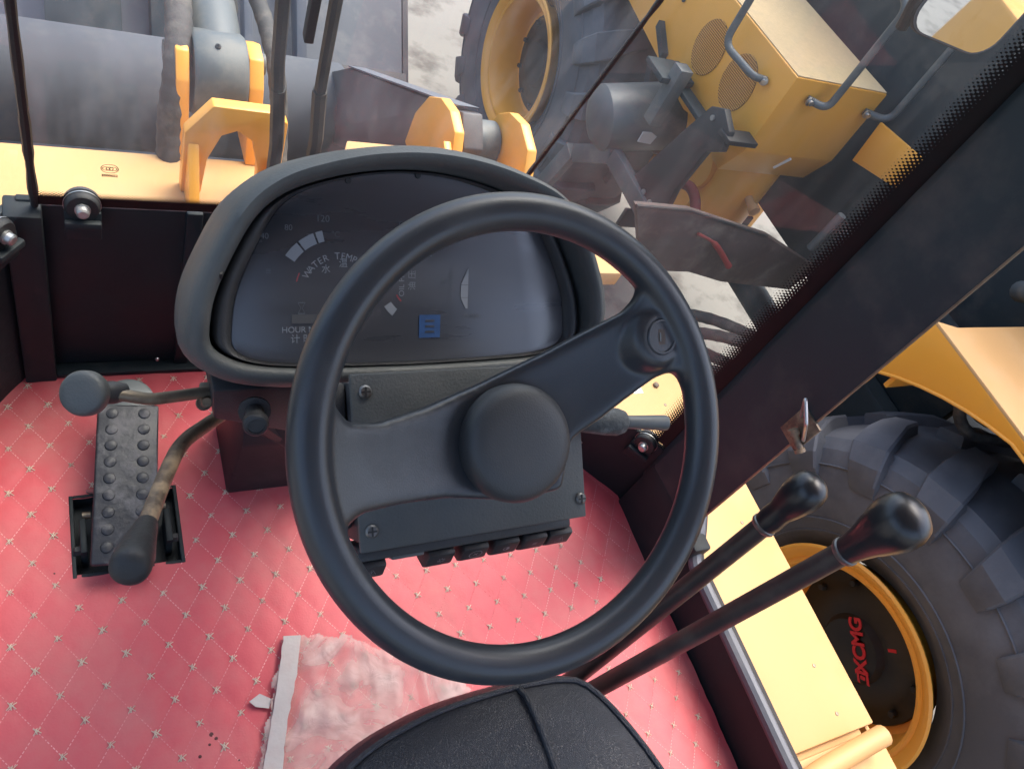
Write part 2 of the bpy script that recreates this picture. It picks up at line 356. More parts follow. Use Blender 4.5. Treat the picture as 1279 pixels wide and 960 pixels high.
obj('bottom_flange', box((-.03, .958, .002), (.69, .984, .012), bev=.002), 'black_panel', cab)
obj('side_sill', box((1.036, -.80, -.04), (1.075, .40, .112), bev=.004), 'black_panel', cab)
obj('weatherstrip', tube(fillet_path([(1.042, -.8, .122), (1.042, .352, .122), (1.060, .39, .145), (1.085, .45, .17)], .05, 8), .0135, 10), 'weather', cab)
obj('weatherstrip_lip', tube(fillet_path([(1.066, -.8, .116), (1.066, .358, .116), (1.085, .40, .14), (1.11, .46, .16)], .05, 8), .006, 8), 'rubber', cab)
# right hand pillar: a folded channel with a bright worn edge
bm = prism([(1.03, .404), (1.075, .428), (1.10, .45), (1.105, .585), (1.045, .585), (1.028, .553)], (0, 0, .105), X_, Y_, Z_, 1.52, bev=.004)
obj('pillar', bm, 'charcoal', cab)
obj('pillar_base', box((1.027, .36, -.03), (1.07, .56, .16), bev=.006), 'black_panel', cab)
obj('pillar', prism([(-.37, .408), (-.43, .400), (-.445, .43), (-.445, .585), (-.39, .585), (-.368, .553)], (0, 0, .105), X_, Y_, Z_, 1.52, bev=.004), 'charcoal', cab)
for x in (-.41, 1.06):
    obj('pillar', box((x-.035, -.80, .1), (x+.035, -.72, 1.62), bev=.006), 'charcoal', cab)
obj('pillar_edge_trim', tube([(1.031, .4045, .16), (1.031, .4045, 1.6)], .0022, 6), 'brass', cab)
obj('roof', prism([(-.47, -.85), (1.12, -.85), (1.12, .60), (.74, .80), (-.08, .80), (-.47, .60)], (0, 0, 1.62), X_, Y_, Z_, .07, bev=.02), 'liner', cab)
obj('rear_wall', box((-.375, -.80, -.03), (1.025, -.785, .60), bev=.003), 'black_panel', cab)
obj('door_sill', box((-.44, -.80, -.04), (-.40, .40, .06), bev=.004), 'black_panel', cab)
# glass
def gy(z): return .97-.24*(z-.43)
def pane(name, A, B, m, th=.005):
    n = (Vector(A[1])-Vector(A[0])).cross(Vector(B[0])-Vector(A[0])).normalized()
    return obj(name, quadsurf([Vector(a) for a in A], [Vector(b) for b in B]), m, cab, 0)
zs = [.40, .7, 1.0, 1.3, 1.60]
pane('windscreen', [(-.038, gy(z), z) for z in zs], [(.70, gy(z), z) for z in zs], 'glass')
zr = [.17, .5, .8, 1.1, 1.35, 1.60]
PR = lambda z: Vector((.70, gy(z) if z > .42 else .978, z)); PQ = lambda z: Vector((1.045, .563, z))
pane('corner_window', [PR(z) for z in zr], [PQ(z) for z in zr], 'glass_corner')
zl = [.395, .7, 1.0, 1.3, 1.60]
PL = lambda z: Vector((-.038, gy(z), z)); PM = lambda z: Vector((-.385, .563, z))
pane('corner_window', [PL(z) for z in zl], [PM(z) for z in zl], 'glass_corner')
# glued joints between panes, uneven black bead
def seal(path, r, jit):
    P = []
    n = 60
    for i in range(n+1):
        t = i/n*(len(path)-1); k = min(int(t), len(path)-2); P.append(path[k].lerp(path[k+1], t-k))
    rr = [r*(1+jit*noise.noise(Vector((i*.7, r*900, 1.3)))) for i in range(n+1)]
    return tube(P, rr, 8)
obj('glass_seal', seal([PL(.40), PL(1.6)], .0062, .35), 'rubber', cab)
obj('glass_seal', seal([PR(.41), PR(1.6)], .0036, .6), 'rubber', cab)
# printed borders on the inside of the panes
def frit_strip(name, A, B, cells):
    me_bm = BM(); uvl = me_bm.loops.layers.uv.new('UVMap')
    va = [me_bm.verts.new(p) for p in A]; vb = [me_bm.verts.new(p) for p in B]; n = len(A)-1
    for i in range(n):
        f = me_bm.faces.new((va[i], va[i+1], vb[i+1], vb[i]))
        for lp, (uu, vv) in zip(f.loops, ((i/n, 0), ((i+1)/n, 0), ((i+1)/n, 1), (i/n, 1))): lp[uvl].uv = (uu*cells, vv)
    return obj(name, me_bm, 'frit', cab, 0)
def off(a, b, d, eps=-.002):
    dirv = (b-a).normalized(); return a+dirv*d
zf = [.17+i*(1.60-.17)/24 for i in range(25)]
inn = Vector((-.62, -.55, 0)).normalized()*.0025
frit_strip('printed_border', [PQ(z)+inn for z in zf], [off(PQ(z), PR(z), .062)+inn for z in zf], 235)
frit_strip('printed_border', [off(PQ(.172), PR(.172), d)+inn for d in [i*.54/10 for i in range(11)]], [off(PQ(.205), PR(.205), d)+inn for d in [i*.54/10 for i in range(11)]], 90)
xs = [-.036+i*.735/10 for i in range(11)]
frit_strip('printed_border', [Vector((x, gy(.405)-.0025, .405)) for x in xs], [Vector((x, gy(.440)-.0025, .440)) for x in xs], 140)
# glass clamps: rubber disc, steel washer, bolt, bracket
def clamp(o, n, side, L=.05):
    o, n, side = Vector(o), Vector(n).normalized(), Vector(side).normalized()
    c = obj('glass_clamp', lathe([(-.022, 0), (-.022, .021), (-.018, .0235), (-.013, .0235), (-.0125, .0215), (-.009, .0215), (-.0085, .0235), (0, .0235), (.004, .0215), (.005, .0205), (.0052, 0)], o, n, 28), 'rubber', cab)
    b = BM(); add_lathe(b, [(.0052, 0), (.0052, .0105), (.0085, .0105), (.009, .009), (.016, .0085), (.018, .006), (.018, 0)], o, n, 20)
    obj('bolt', b, 'steel', c)
    obj('washer', lathe([(-.0068, .0242), (-.0068, .0248), (-.0052, .0248), (-.0052, .0242)], o, n, 28), 'steel', c)
    up = Z_ - n*Z_.dot(n); up.normalize()
    b = BM(); m4 = Matrix((side, n, up)).transposed().to_4x4(); m4.translation = o
    add_box(b, (-.024, -.006, -.055), (.024, .004, -.006), m4, .002)
    add_box(b, (-.024, .0045, -.030), (.024, .016, -.017), m4, .003)
    obj('bracket', b, 'black_panel', c)
clamp(aty(103, 262, .955)+Vector((0, -.0, .004)), (0, -1, .12), X_)
nR = Vector((-.786, -.618, 0)); sR = Vector((.618, -.786, 0))
clamp(Vector((1.005, .592, .185)), nR, sR)
clamp(Vector((-.078, .915, .40)), Vector((.79, -.6, 0)), Vector((.6, .79, 0)))
# type approval mark printed on the windscreen
mk = aty(137, 211, gy(.485)-.003); b = BM()
for i, dx in enumerate((-.0045, 0, .0045)):
    add_lathe(b, [(0, .0038), (0, .0050)], mk+X_*dx, (0, -1, .1), 20)
add_lathe(b, [(0, .0102), (0, .0114)], mk, (0, -1, .1), 28)
for v in b.verts: v.co.z = mk.z+(v.co.z-mk.z)*.62
obj('glass_mark', b, 'dark_print', cab, 0)
obj('glass_mark', text_mesh('E000652', .0058, mk+Vector((0, 0, -.0125)), X_, Z_, bold=.00025), 'dark_print', cab, 0)
# door striker on the pillar
st = Vector((1.03, .415, .515)); c = obj('door_striker', tube(fillet_path([st+Vector((-.004, .012, .02)), st+Vector((-.045, .012, .075)), st+Vector((-.05, -.022, .055)), st+Vector((-.006, -.022, .0))], .006, 4), .0032, 8), 'steel', cab)
b = BM(); add_lathe(b, [(-.012, 0), (-.012, .009), (-.002, .009), (-.002, .0065), (.022, .0065), (.022, .009), (.028, .009), (.028, 0)], st+Vector((-.012, -.01, -.005)), (.25, -.8, -.45), 12)
obj('bolt', b, 'rust_steel', c)
obj('plate', box(st+Vector((-.003, -.026, -.03)), st+Vector((.002, .022, .035)), bev=.001), 'rust_steel', c)
obj('screw', lathe([(0, 0), (0, .004), (.003, .003), (.003, 0)], Vector((.94, .672, .075)), nR, 10), 'steel', cab)
obj('screw', lathe([(0, 0), (0, .004), (.003, .003), (.003, 0)], Vector((.135, .972, .03)), (0, -1, 0), 10), 'steel', cab)
# wiper arms outside the windscreen
def gp(x, z, o=.03): return Vector((x, gy(z)+o, z))
wa = obj('wiper_arm', tube([gp(.290, .45), gp(.280, .55), gp(.262, .66), gp(.261, .665)], .0105, 8), 'rubber', cab)
obj('arm_tip', tube([gp(.262, .655), gp(.252, .71), gp(.235, .84), gp(.205, 1.1)], .009, 8), 'rubber', wa)
wb = obj('wiper_arm', tube([gp(.345, .45), gp(.335, .57), gp(.318, .66), gp(.3165, .67)], .0105, 8), 'rubber', cab)
obj('arm_tip', tube([gp(.318, .66), gp(.311, .72), gp(.298, .84), gp(.27, 1.1)], .0085, 8), 'rubber', wb)
obj('wiper_blade', box((-.006, -.004, 0), (.006, .012, .38), Matrix.Translation(gp(.2755, .765, .012)) @ Matrix.Rotation(.235, 4, 'X') @ Matrix.Rotation(-.08, 4, 'Y'), .002), 'rubber', wb)

# ================================================================== OWN SIDE BOX (outside the door)
sb = thing('side_tool_box', 'cream yellow steel box with riveted lid just outside the door sill', 'tool box', (1.25, .2, -.9))
obj('body', box((1.09, -.62, -.95), (1.40, .93, -.032), bev=.008), 'cream', sb)
obj('lid', box((1.086, -.02, -.029), (1.425, .95, -.014), bev=.004), 'cream', sb)
obj('lid', box((1.086, -.64, -.029), (1.425, -.032, -.016), bev=.004), 'cream', sb)
obj('lid_lip', box((1.412, -.64, -.06), (1.4235, .948, -.0305), bev=.003), 'cream', sb)
for x, y in ((1.33, .30), (1.345, .12), (1.34, .02), (1.35, .46), (1.30, .80)):
    obj('rivet', lathe([(0, 0), (0, .0045), (.0015, .004), (.002, 0)], (x, y, -.0142), Z_, 10), 'brass', sb)
obj('grab_handle', tube(smooth_path([(1.13, -.075, .00), (1.20, -.062, .012), (1.31, -.052, .02), (1.385, -.046, .03)], 6), .021, 14), 'cream', sb)
obj('bolt', lathe([(0, 0), (0, .008), (.006, .008), (.008, .005), (.008, 0)], (1.30, .86, -.014), Z_, 8), 'rust_steel', sb)
obj('label_plate', box((1.22, .84, -.0138), (1.25, .87, -.0128)), 'white', sb)

# ================================================================== FLOOR MAT
SU, SV, OX, OY = .05937, .08461, -.0754, .5220
mt = thing('floor_mat', 'red quilted vinyl floor mat with cream cross stitches', 'floor mat', (XC, .2, 0))
def inside_floor(x, y):
    if not (-.38 < x < 1.042 and -.70 < y < .984): return False
    if -.016 < x < .136 and .574 < y < .711: return False
    if x > .70 and (y-.985)*(.34)+(x-.70)*.425 > .004: return False
    if x < -.062 and (y-.985)*.323-(x+.062)*.425 > .004: return False
    return True
def quilt_h(x, y):
    u, v = (x-OX)/SU, (y-OY)/SV; a, b = u+v, u-v        # seams at integer a or b
    fa, fb = abs(a-round(a)), abs(b-round(b)); d = min(fa, fb)
    h = .0020*(1-math.exp(-(d/.16)**1.3)) + .0018*noise.noise(Vector((x*5, y*5, 0)))
    return h + .0007*noise.noise(Vector((x*22, y*38, 3)))
st_ = .0075; nx, ny = int(1.41/st_), int(1.68/st_); bm = BM(); grid = {}
def gv(i, j):
    if (i, j) not in grid:
        x, y = -.378+i*st_, -.70+j*st_; grid[i, j] = bm.verts.new((x, y, quilt_h(x, y)))
    return grid[i, j]
for i in range(nx):
    for j in range(ny):
        if inside_floor(-.378+(i+.5)*st_, -.70+(j+.5)*st_): bm.faces.new((gv(i, j), gv(i+1, j), gv(i+1, j+1), gv(i, j+1)))
obj('quilt', bm, 'vinyl', mt, 80)
# seams: dashes along every diagonal (too small to pick apart), one part
seam = BM(); stars = []
def in_view(x, y):
    v = Vector((x, y, 0))-CAM; z = v.dot(FWD)
    if z < .1: return False
    px, py = CX+FPX*v.dot(RIGHT)/z, CY+FPX*v.dot(DOWN)/z
    return -30 < px < 1309 and -30 < py < 990
for i in range(-30, 31):
    for j in range(-30, 31):
        for kind in (0, 1):
            pass
for A in range(-60, 61):
    for Bq in range(-60, 61):
        # lattice point where a=A, b=B
        u, v = (A+Bq)/2, (A-Bq)/2
        x, y = OX+u*SU, OY+v*SV
        if not inside_floor(x, y): continue
        if in_view(x, y) and not (-.026 < x < .146 and .564 < y < .721): stars.append((x, y))
        for du, dv in ((.5, .5), (.5, -.5)):
            x2, y2 = x+du*SU, y+dv*SV
            if not (inside_floor(x2, y2) and in_view(x, y)): continue
            if any(not inside_floor(x+(x2-x)*q_/6, y+(y2-y)*q_/6) for q_ in range(7)): continue
            d = Vector((x2-x, y2-y, 0)); L = d.length; d /= L; p = Vector((-d.y, d.x, 0)); nd = 9
            for k in range(1, nd):
                t0 = k/nd-.034; t1 = k/nd+.034; a0 = Vector((x, y, 0))+d*L*t0; a1 = Vector((x, y, 0))+d*L*t1
                q = [a0-p*.0006, a1-p*.0006, a1+p*.0006, a0+p*.0006]
                zb = max(quilt_h(a0.x, a0.y), quilt_h(a1.x, a1.y))+.0002
                lo = [seam.verts.new((w_.x, w_.y, zb)) for w_ in q]; hi = [seam.verts.new((w_.x, w_.y, zb+.0005)) for w_ in q]
                seam.faces.new(hi)
                for e in range(4): seam.faces.new((lo[e], lo[(e+1) % 4], hi[(e+1) % 4], hi[e]))
o = obj('seam_stitches', seam, 'thread_pink', mt, 0); o['kind'] = 'stuff'
# cross stitches: each one a part, sharing one mesh of four bowed threads
def star_mesh(seed):
    rnd = random.Random(seed); b = BM()
    for a in (48, 62, 118, 132):
        d = Vector((math.cos(R_(a+rnd.uniform(-4, 4))), math.sin(R_(a+rnd.uniform(-4, 4))), 0))
        offx = (.0013 if a in (48, 132) else -.0013); L = .0060*rnd.uniform(.85, 1.1); e = Vector((offx, 0, 0))
        P = [e*1.7-d*L+Vector((0, 0, .0)), e-d*L*.4+Vector((0, 0, .0016)), e+d*L*.4+Vector((0, 0, .0016)), e*1.7+d*L]
        add_tube(b, P, .00062, 4)
    me = bpy.data.meshes.new('cross_stitch'); b.to_mesh(me); b.free(); me.materials.append(M['thread']); return me
SM = [star_mesh(k) for k in range(4)]
stars.sort(key=lambda s: (Vector((*s, 0))-CAM).length)
for k, (x, y) in enumerate(stars[:300]):
    o = bpy.data.objects.new('cross_stitch', SM[k % 4]); COL.objects.link(o); o.parent = mt
    o.rotation_euler = (0, 0, random.uniform(-.16, .16)); o.scale = [random.uniform(.85, 1.15)]*3
    o.location = Vector((x, y, quilt_h(x, y)+.0010))-Vector(mt.location)

for px, py, r in ((264, 916, .0035), (270, 921, .003), (262, 929, .002), (250, 944, .0025), (299, 948, .0016), (68, 715, .0015)):
    q = atz(px, py, .004); q.z = quilt_h(q.x, q.y)+.0004
    obj('stain_spot', lathe([(0, 0), (0, r), (.0004, r*.7), (.0005, 0)], q, Z_, 10), M['spot'], mt, 0)
# protective film taped to the mat
pf = thing('protective_film', 'torn translucent plastic film on the red mat beside the seat', 'plastic film', (.35, .2, .006))
poly = [(.272, .408), (.312, .400), (.345, .401), (.362, .388), (.372, .396), (.41, .362), (.47, .33), (.56, .26), (.60, .10), (.56, -.10), (.14, -.10), (.16, .12), (.198, .215), (.213, .245), (.236, .318), (.255, .365)]
def inpoly(x, y):
    r = False; n = len(poly)
    for i in range(n):
        (x1, y1), (x2, y2) = poly[i], poly[(i+1) % n]
        if (y1 > y) != (y2 > y) and x < (x2-x1)*(y-y1)/(y2-y1)+x1: r = not r
    return r
bm = BM(); g2 = {}; s2 = .003
def fv(i, j):
    if (i, j) not in g2:
        x, y = .13+i*s2, -.11+j*s2
        h = .009+.007*abs(noise.noise(Vector((x*14, y*20, 5))))+.004*noise.noise(Vector((x*45, y*30, 8)))
        jx = .002*noise.noise(Vector((x*90, y*90, 1)))
        g2[i, j] = bm.verts.new((x+jx, y+jx, max(h, .0065)))
    return g2[i, j]
for i in range(160):
    for j in range(180):
        x, y = .13+(i+.5)*s2, -.11+(j+.5)*s2
        if inpoly(x+.007*noise.noise(Vector((x*45, y*45, 2))), y+.007*noise.noise(Vector((x*45, y*45, 7)))): bm.faces.new((fv(i, j), fv(i+1, j), fv(i+1, j+1), fv(i, j+1)))
obj('sheet', bm, 'film', pf, 60)
A = [Vector((.272, .410, .012)), Vector((.252, .345, .014)), Vector((.232, .285, .013)), Vector((.208, .218, .012)), Vector((.17, .10, .012))]
B = [Vector((.299, .405, .014)), Vector((.279, .34, .017)), Vector((.255, .28, .016)), Vector((.235, .212, .014)), Vector((.20, .09, .013))]
A, B = smooth_path(A, 8), smooth_path(B, 8)
for k, p in enumerate(A): p.x += .0022*noise.noise(Vector((k*.6, 1, 0)))
for k, p in enumerate(B): p.x += .0022*noise.noise(Vector((k*.6, 7, 0)))
bm = quadsurf(A, B); r = bmesh.ops.extrude_face_region(bm, geom=bm.faces[:]); bmesh.ops.translate(bm, vec=(0, 0, .0012), verts=[e for e in r['geom'] if isinstance(e, bmesh.types.BMVert)])
obj('tape_strip', bm, 'tape', pf, 40)
obj('tape_tab', prism([(.205, .322), (.213, .312), (.232, .305), (.238, .318), (.222, .33)], (0, 0, .0075), X_, Y_, Z_, .0012), 'tape', pf, 0)
# ================================================================== ACCELERATOR PEDAL
ap = thing('accelerator_pedal', 'long black studded rubber pedal in a floor cut-out', 'pedal', (.06, .64, -.03))
pan = BM(); add_box(pan, (-.022, .57, -.034), (.142, .716, -.030))
for lo, hi in (((-.022, .57, -.03), (-.016, .716, .003)), ((.136, .57, -.03), (.142, .716, .003)), ((-.016, .5755, -.03), (.136, .57, .002)), ((-.016, .716, -.03), (.136, .711, .003))): add_box(pan, [min(a, b) for a, b in zip(lo, hi)], [max(a, b) for a, b in zip(lo, hi)], bev=.001)
obj('floor_pan', pan, 'black_panel', ap)
p0, p1 = Vector((.048, .560, .055)), Vector((.074, .815, .115)); pe = (p1-p0); PLn = pe.length; pe.normalize(); px_ = pe.cross(Z_).normalized(); pn = px_.cross(pe).normalized()
if pn.z < 0: pn = -pn
m4 = Matrix((px_, pe, pn)).transposed().to_4x4(); m4.translation = p0
pd = obj('pedal_plate', box((-.046, 0, -.012), (.046, PLn, .0), m4, .004, 3), M['pedal'], ap)
for i in range(9):
    for s in (-1, 1):
        o = p0+pe*(PLn*(.10+.105*i))+px_*(s*.024)
        obj('stud', lathe([(0, .0095), (.002, .0085), (.0032, .006), (.0036, 0)], o, pn, 12), M['pedal'], pd)
obj('pedal_tip', lathe([(-.014, 0), (-.014, .038), (-.004, .040), (-.002, .036), (-.002, 0)], p1+pe*.012-pn*.01, pn, 24), 'grey_metal', pd)
for s in (-1, 1):
    obj('hinge_lug', box((.058+s*.062-.005, .60, -.03), (.058+s*.062+.005, .66, .028), bev=.002), 'black_panel', ap)
    hexbolt('hinge_bolt', Vector((.058+s*.067, .615, .005)), (s, 0, 0), .008, .010, 'rubber', ap)
    obj('pin', lathe([(0, 0), (0, .006), (.012, .006), (.012, 0)], Vector((.058+s*.050, .668, .02)), (s, 0, 0), 12), 'brass', ap)
    obj('bolt_head', lathe([(0, 0), (0, .010), (.004, .009), (.005, 0)], Vector((.06+s*.062, .588, -.03)), Z_, 14), 'black_panel', ap)
obj('pedal_rod', tube([(.02, .71, .02), (-.01, .74, -.03)], .004, 8), 'steel', ap)

# ================================================================== DASHBOARD: column, cluster, switch box
db = thing('instrument_panel', 'black dashboard with arched hood and dark gauge screen behind the wheel', 'dashboard', (XC, .6, 0))
OC = Vector((XC, .47, .675)); ET = Vector((0, .692, .721)).normalized(); EN = Vector((0, -ET.z, ET.y)); 
def DP(s, t, n=0.): return OC+X_*s+ET*t+EN*n
# outline of the arch, counter-clockwise from bottom centre
half = [(0, -.026), (.08, -.025), (.15, -.022), (.19, -.015), (.215, -.003), (.230, .012), (.236, .032), (.231, .073), (.213, .116), (.187, .161), (.155, .188), (.113, .205), (.059, .218), (0, .223)]
full = half + [(-s, t) for s, t in half[-2:0:-1]]
def resample(poly, n):
    P = [Vector((a, b, 0)) for a, b in poly]; Q = []
    m = len(P)
    for i in range(m):
        for k in range(6):
            t = k/6; a, b, c, d = P[i-1], P[i], P[(i+1) % m], P[(i+2) % m]
            Q.append(.5*((2*b)+(c-a)*t+(2*a-5*b+4*c-d)*t*t+(3*b-a-3*c+d)*t**3))
    L = [0]
    for i in range(len(Q)): L.append(L[-1]+(Q[(i+1) % len(Q)]-Q[i]).length)
    out = []; j = 0
    for k in range(n):
        g_ = L[-1]*k/n
        while L[j+1] < g_: j += 1
        out.append(Q[j].lerp(Q[(j+1) % len(Q)], (g_-L[j])/(L[j+1]-L[j])))
    return out
NO = 120; OUT = resample(full, NO)
def inset(d):
    R = []
    for i in range(NO):
        tg = (OUT[(i+1) % NO]-OUT[i-1]).normalized(); e = max(0, d-.0225); q = Vector((-tg.y, tg.x, 0)); R.append(OUT[i]+q*min(d, .0225)+Vector((q.x*e, q.y*e*.12, 0)))
    for _ in range(3 if d > .02 else 0): R = [(R[i-1]+2*R[i]+R[(i+1) % NO])/4 for i in range(NO)]
    return R
def loft(secs, close_last=False):
    bm = BM(); rings = [[bm.verts.new(DP(p.x, p.y, n if not callable(n) else n(p))) for p in pts] for pts, n in secs]
    for a, b in zip(rings, rings[1:]):
        for k in range(NO): bm.faces.new((a[k], a[(k+1) % NO], b[(k+1) % NO], b[k]))
    if close_last: bm.faces.new(rings[-1])
    return bm
def top(t): return max(0, min(1, (t-.05)/.14))
def low(t): return max(0, min(1, (t+.02)/.07))
hood = loft([(inset(.004), -.10), (inset(-.002), -.03), (inset(0), lambda p: -.010+.022*low(p.y)+.012*top(p.y)), (inset(.003), lambda p: -.001+.023*low(p.y)+.014*top(p.y)), (inset(.008), lambda p: .004+.024*low(p.y)+.016*top(p.y)), (inset(.014), lambda p: .005+.024*low(p.y)+.014*top(p.y)), (inset(.019), lambda p: .003+.021*low(p.y)+.012*top(p.y)), (inset(.0215), lambda p: -.001+.016*low(p.y)+.006*top(p.y)), (inset(.0222), -.018), (inset(.0222), -.05)])
obj('hood', hood, 'dash_plastic', db, 60)
back = loft([(inset(.006), -.099), (inset(.03), -.12), (inset(.08), -.13)], True); obj('back_shell', back, 'black_plastic', db, 40)
bez = loft([(inset(.0265), -.05), (inset(.0265), -.004), (inset(.0285), .001), (inset(.033), .0025), (inset(.038), .001), (inset(.043), -.004), (inset(.046), -.009)])
obj('bezel', bez, 'black_plastic', db, 60)
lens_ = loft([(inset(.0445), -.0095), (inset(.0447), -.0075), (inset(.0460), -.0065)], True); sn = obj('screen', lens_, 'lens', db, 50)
obj('mounting_plate', loft([(inset(.020), -.045), (inset(.02), -.046)], True), 'black_panel', db, 0)
obj('hood_notch', box((-.006, -.010, -.004), (.006, .010, .004), Matrix.Translation(DP(-.206, .098, .022)) @ Matrix.Rotation(-.35, 4, 'Z'), .002), 'rubber', db)
for s, t in ((.0, .196), (.083, .193), (-.075, .186)):
    obj('hood_screw', lathe([(0, 0), (0, .0035), (.0015, .003), (.0015, 0)], DP(s, t, -.006), EN, 10), 'rubber', db)
# printed markings sit on the screen
TN = -.0060
def txt(body, size, s, t, m='print', rot=0, sp=1.0, name='lettering'):
    u = X_*math.cos(rot)+ET*math.sin(rot); v = -X_*math.sin(rot)+ET*math.cos(rot)
    obj(name, text_mesh(body, size, DP(s, t, TN), u, v, spacing=sp), m, sn, 0)
def arcseg(cs, ct, r0, r1, a0, a1, m):
    n = max(2, int(abs(a1-a0)/4)); A = [DP(cs+r0*math.cos(R_(a0+(a1-a0)*k/n)), ct+r0*math.sin(R_(a0+(a1-a0)*k/n)), TN) for k in range(n+1)]
    B = [DP(cs+r1*math.cos(R_(a0+(a1-a0)*k/n)), ct+r1*math.sin(R_(a0+(a1-a0)*k/n)), TN) for k in range(n+1)]
    obj('gauge_segment', quadsurf(A, B), m, sn, 0)
def arctext(body, cs, ct, r, a0, a1, size, m):
    n = len(body)
    for k, ch in enumerate(body):
        if ch == ' ': continue
        a = R_(a0+(a1-a0)*k/(n-1)); txt(ch, size, cs+r*math.cos(a), ct+r*math.sin(a), m, a-math.pi/2, name='letter')
# water temperature gauge
gs, gt = -.088, .076
for a0, a1 in ((146, 130), (128, 112), (110, 103)): arcseg(gs, gt, .050, .061, a0, a1, 'print')
arctext('WATER TEMP', gs+.004, gt-.004, .0385, 148, 66, .0095, 'print')
txt('水', .0095, -.098, .097, 'print'); txt('温', .0095, -.080, .103, 'print')
txt('120', .0095, -.101, .147, 'print_dim'); txt('80', .008, -.135, .137, 'print_dim'); txt('40', .008, -.158, .128, 'print_dim'); txt('°C', .008, -.088, .132, 'print_dim')
arcseg(gs, gt, .040, .0412, 168, 155, 'print_red'); txt('≡', .010, -.155, .094, 'print_dim')
# hour meter
txt('HOUR METER', .0085, -.117, .036, 'print'); txt('计 时 器', .0098, -.117, .0265, 'print')
hg = BM()
add_prism(hg, [(-.0035, -.006), (.0035, -.006), (.0035, -.005), (-.0035, -.005)], DP(-.123, .058, TN), X_, ET, EN, .0002); add_prism(hg, [(-.0035, .005), (.0035, .005), (.0035, .006), (-.0035, .006)], DP(-.123, .058, TN), X_, ET, EN, .0002)
for sg in (-1, 1): add_prism(hg, [(sg*.0030, -.005), (sg*.0037, -.005), (sg*.0010, 0), (sg*.0037, .005), (sg*.0030, .005), (sg*.0004, 0)], DP(-.123, .058, TN), X_, ET, EN, .0002)
obj('hourglass_symbol', hg, 'print_dim', sn, 0)
obj('hour_counter', prism([(-.016, -.0045), (.016, -.0045), (.016, .0045), (-.016, .0045)], DP(-.117, .047, TN), X_, ET, EN, .0003), 'window_grey', sn, 0)
# oil pressure gauge
gs, gt = .0, .083
arcseg(gs, gt, .034, .043, 232, 214, 'print'); arcseg(gs, gt, .024, .0255, 228, 208, 'print_red')
txt('OIL PRESS', .0085, -.016, .088, 'print', math.pi/2); txt('油 压', .0095, -.004, .087, 'print', math.pi/2)
txt('0', .009, -.018, .145, 'print_dim'); txt('0 ⊅', .0085, -.045, .052, 'print_dim'); txt('0.8', .007, .018, .122, 'print_dim'); arcseg(gs, gt, .034, .043, 70, 60, 'print')
# converter pressure gauge
for t0, t1 in ((.056, .068), (.0685, .082), (.0825, .100)):
    l0 = .0520 if t0 > .06 and t1 < .09 else .0520
    p = [(.0535 if t0 > .06 else .0600, t0), (.0625, t0), (.0625, t1), (.0535 if t1 < .09 else .0615, t1)]
    obj('gauge_segment', prism([(a-.0, b) for a, b in p], DP(0, 0, TN), X_, ET, EN, .0002), 'print', sn, 0)
txt('CONV PRESS', .0062, .042, .080, 'print_dim', math.pi/2); txt('变 矩', .0078, .034, .080, 'print_dim', math.pi/2); txt('◎ 0', .0085, .064, .047, 'print_dim'); txt('20', .007, .075, .047, 'print_dim')
obj('blue_telltale', prism([(-.0125, -.0125), (.0125, -.0125), (.0125, .0125), (-.0125, .0125)], DP(.017, .037, TN), X_, ET, EN, .0003), 'print_blue', sn, 0)
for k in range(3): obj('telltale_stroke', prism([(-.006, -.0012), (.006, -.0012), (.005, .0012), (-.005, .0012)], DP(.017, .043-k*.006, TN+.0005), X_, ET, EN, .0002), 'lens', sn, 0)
# steering column below the cluster
cb = BM(); add_prism(cb, [(.70, .30), (.80, .30), (.70, .52), (.64, .66), (.50, .66), (.44, .61), (.56, .50), (.65, .38)], (XC-.105, 0, 0), Y_, Z_, X_, .21, bev=.006)
obj('column_shroud', cb, 'black_plastic', db)
obj('column_boot', prism([(.685, .0), (.83, .0), (.80, .34), (.69, .34), (.66, .20)], (.222, 0, .004), Y_, Z_, X_, .215, bev=.006), 'black_panel', db)
obj('column_rib', tube(fillet_path([(.214, .60, .46), (.214, .645, .33), (.250, .675, .24), (.345, .672, .14)], .05, 6), .014, 8), 'rubber', db)
# under-hood apron with the pull knob
obj('apron', prism([(-.20, .575), (-.10, .53), (.12, .53), (.20, .575), (.205, .628), (-.205, .628)], (XC, .478, 0), X_, Z_, Y_, .10, bev=.004), 'black_plastic', db)
kb = aty(318, 512, .452); kd = (aty(320, 536, .418)-kb).normalized()
obj('pull_knob', lathe([(0, .016), (.003, .016), (.004, .0095), (.020, .0085), (.023, .0125), (.031, .0125), (.0325, .011), (.033, .008), (.0318, .0078), (.0318, 0)], kb, kd, 24), 'black_plastic', db)
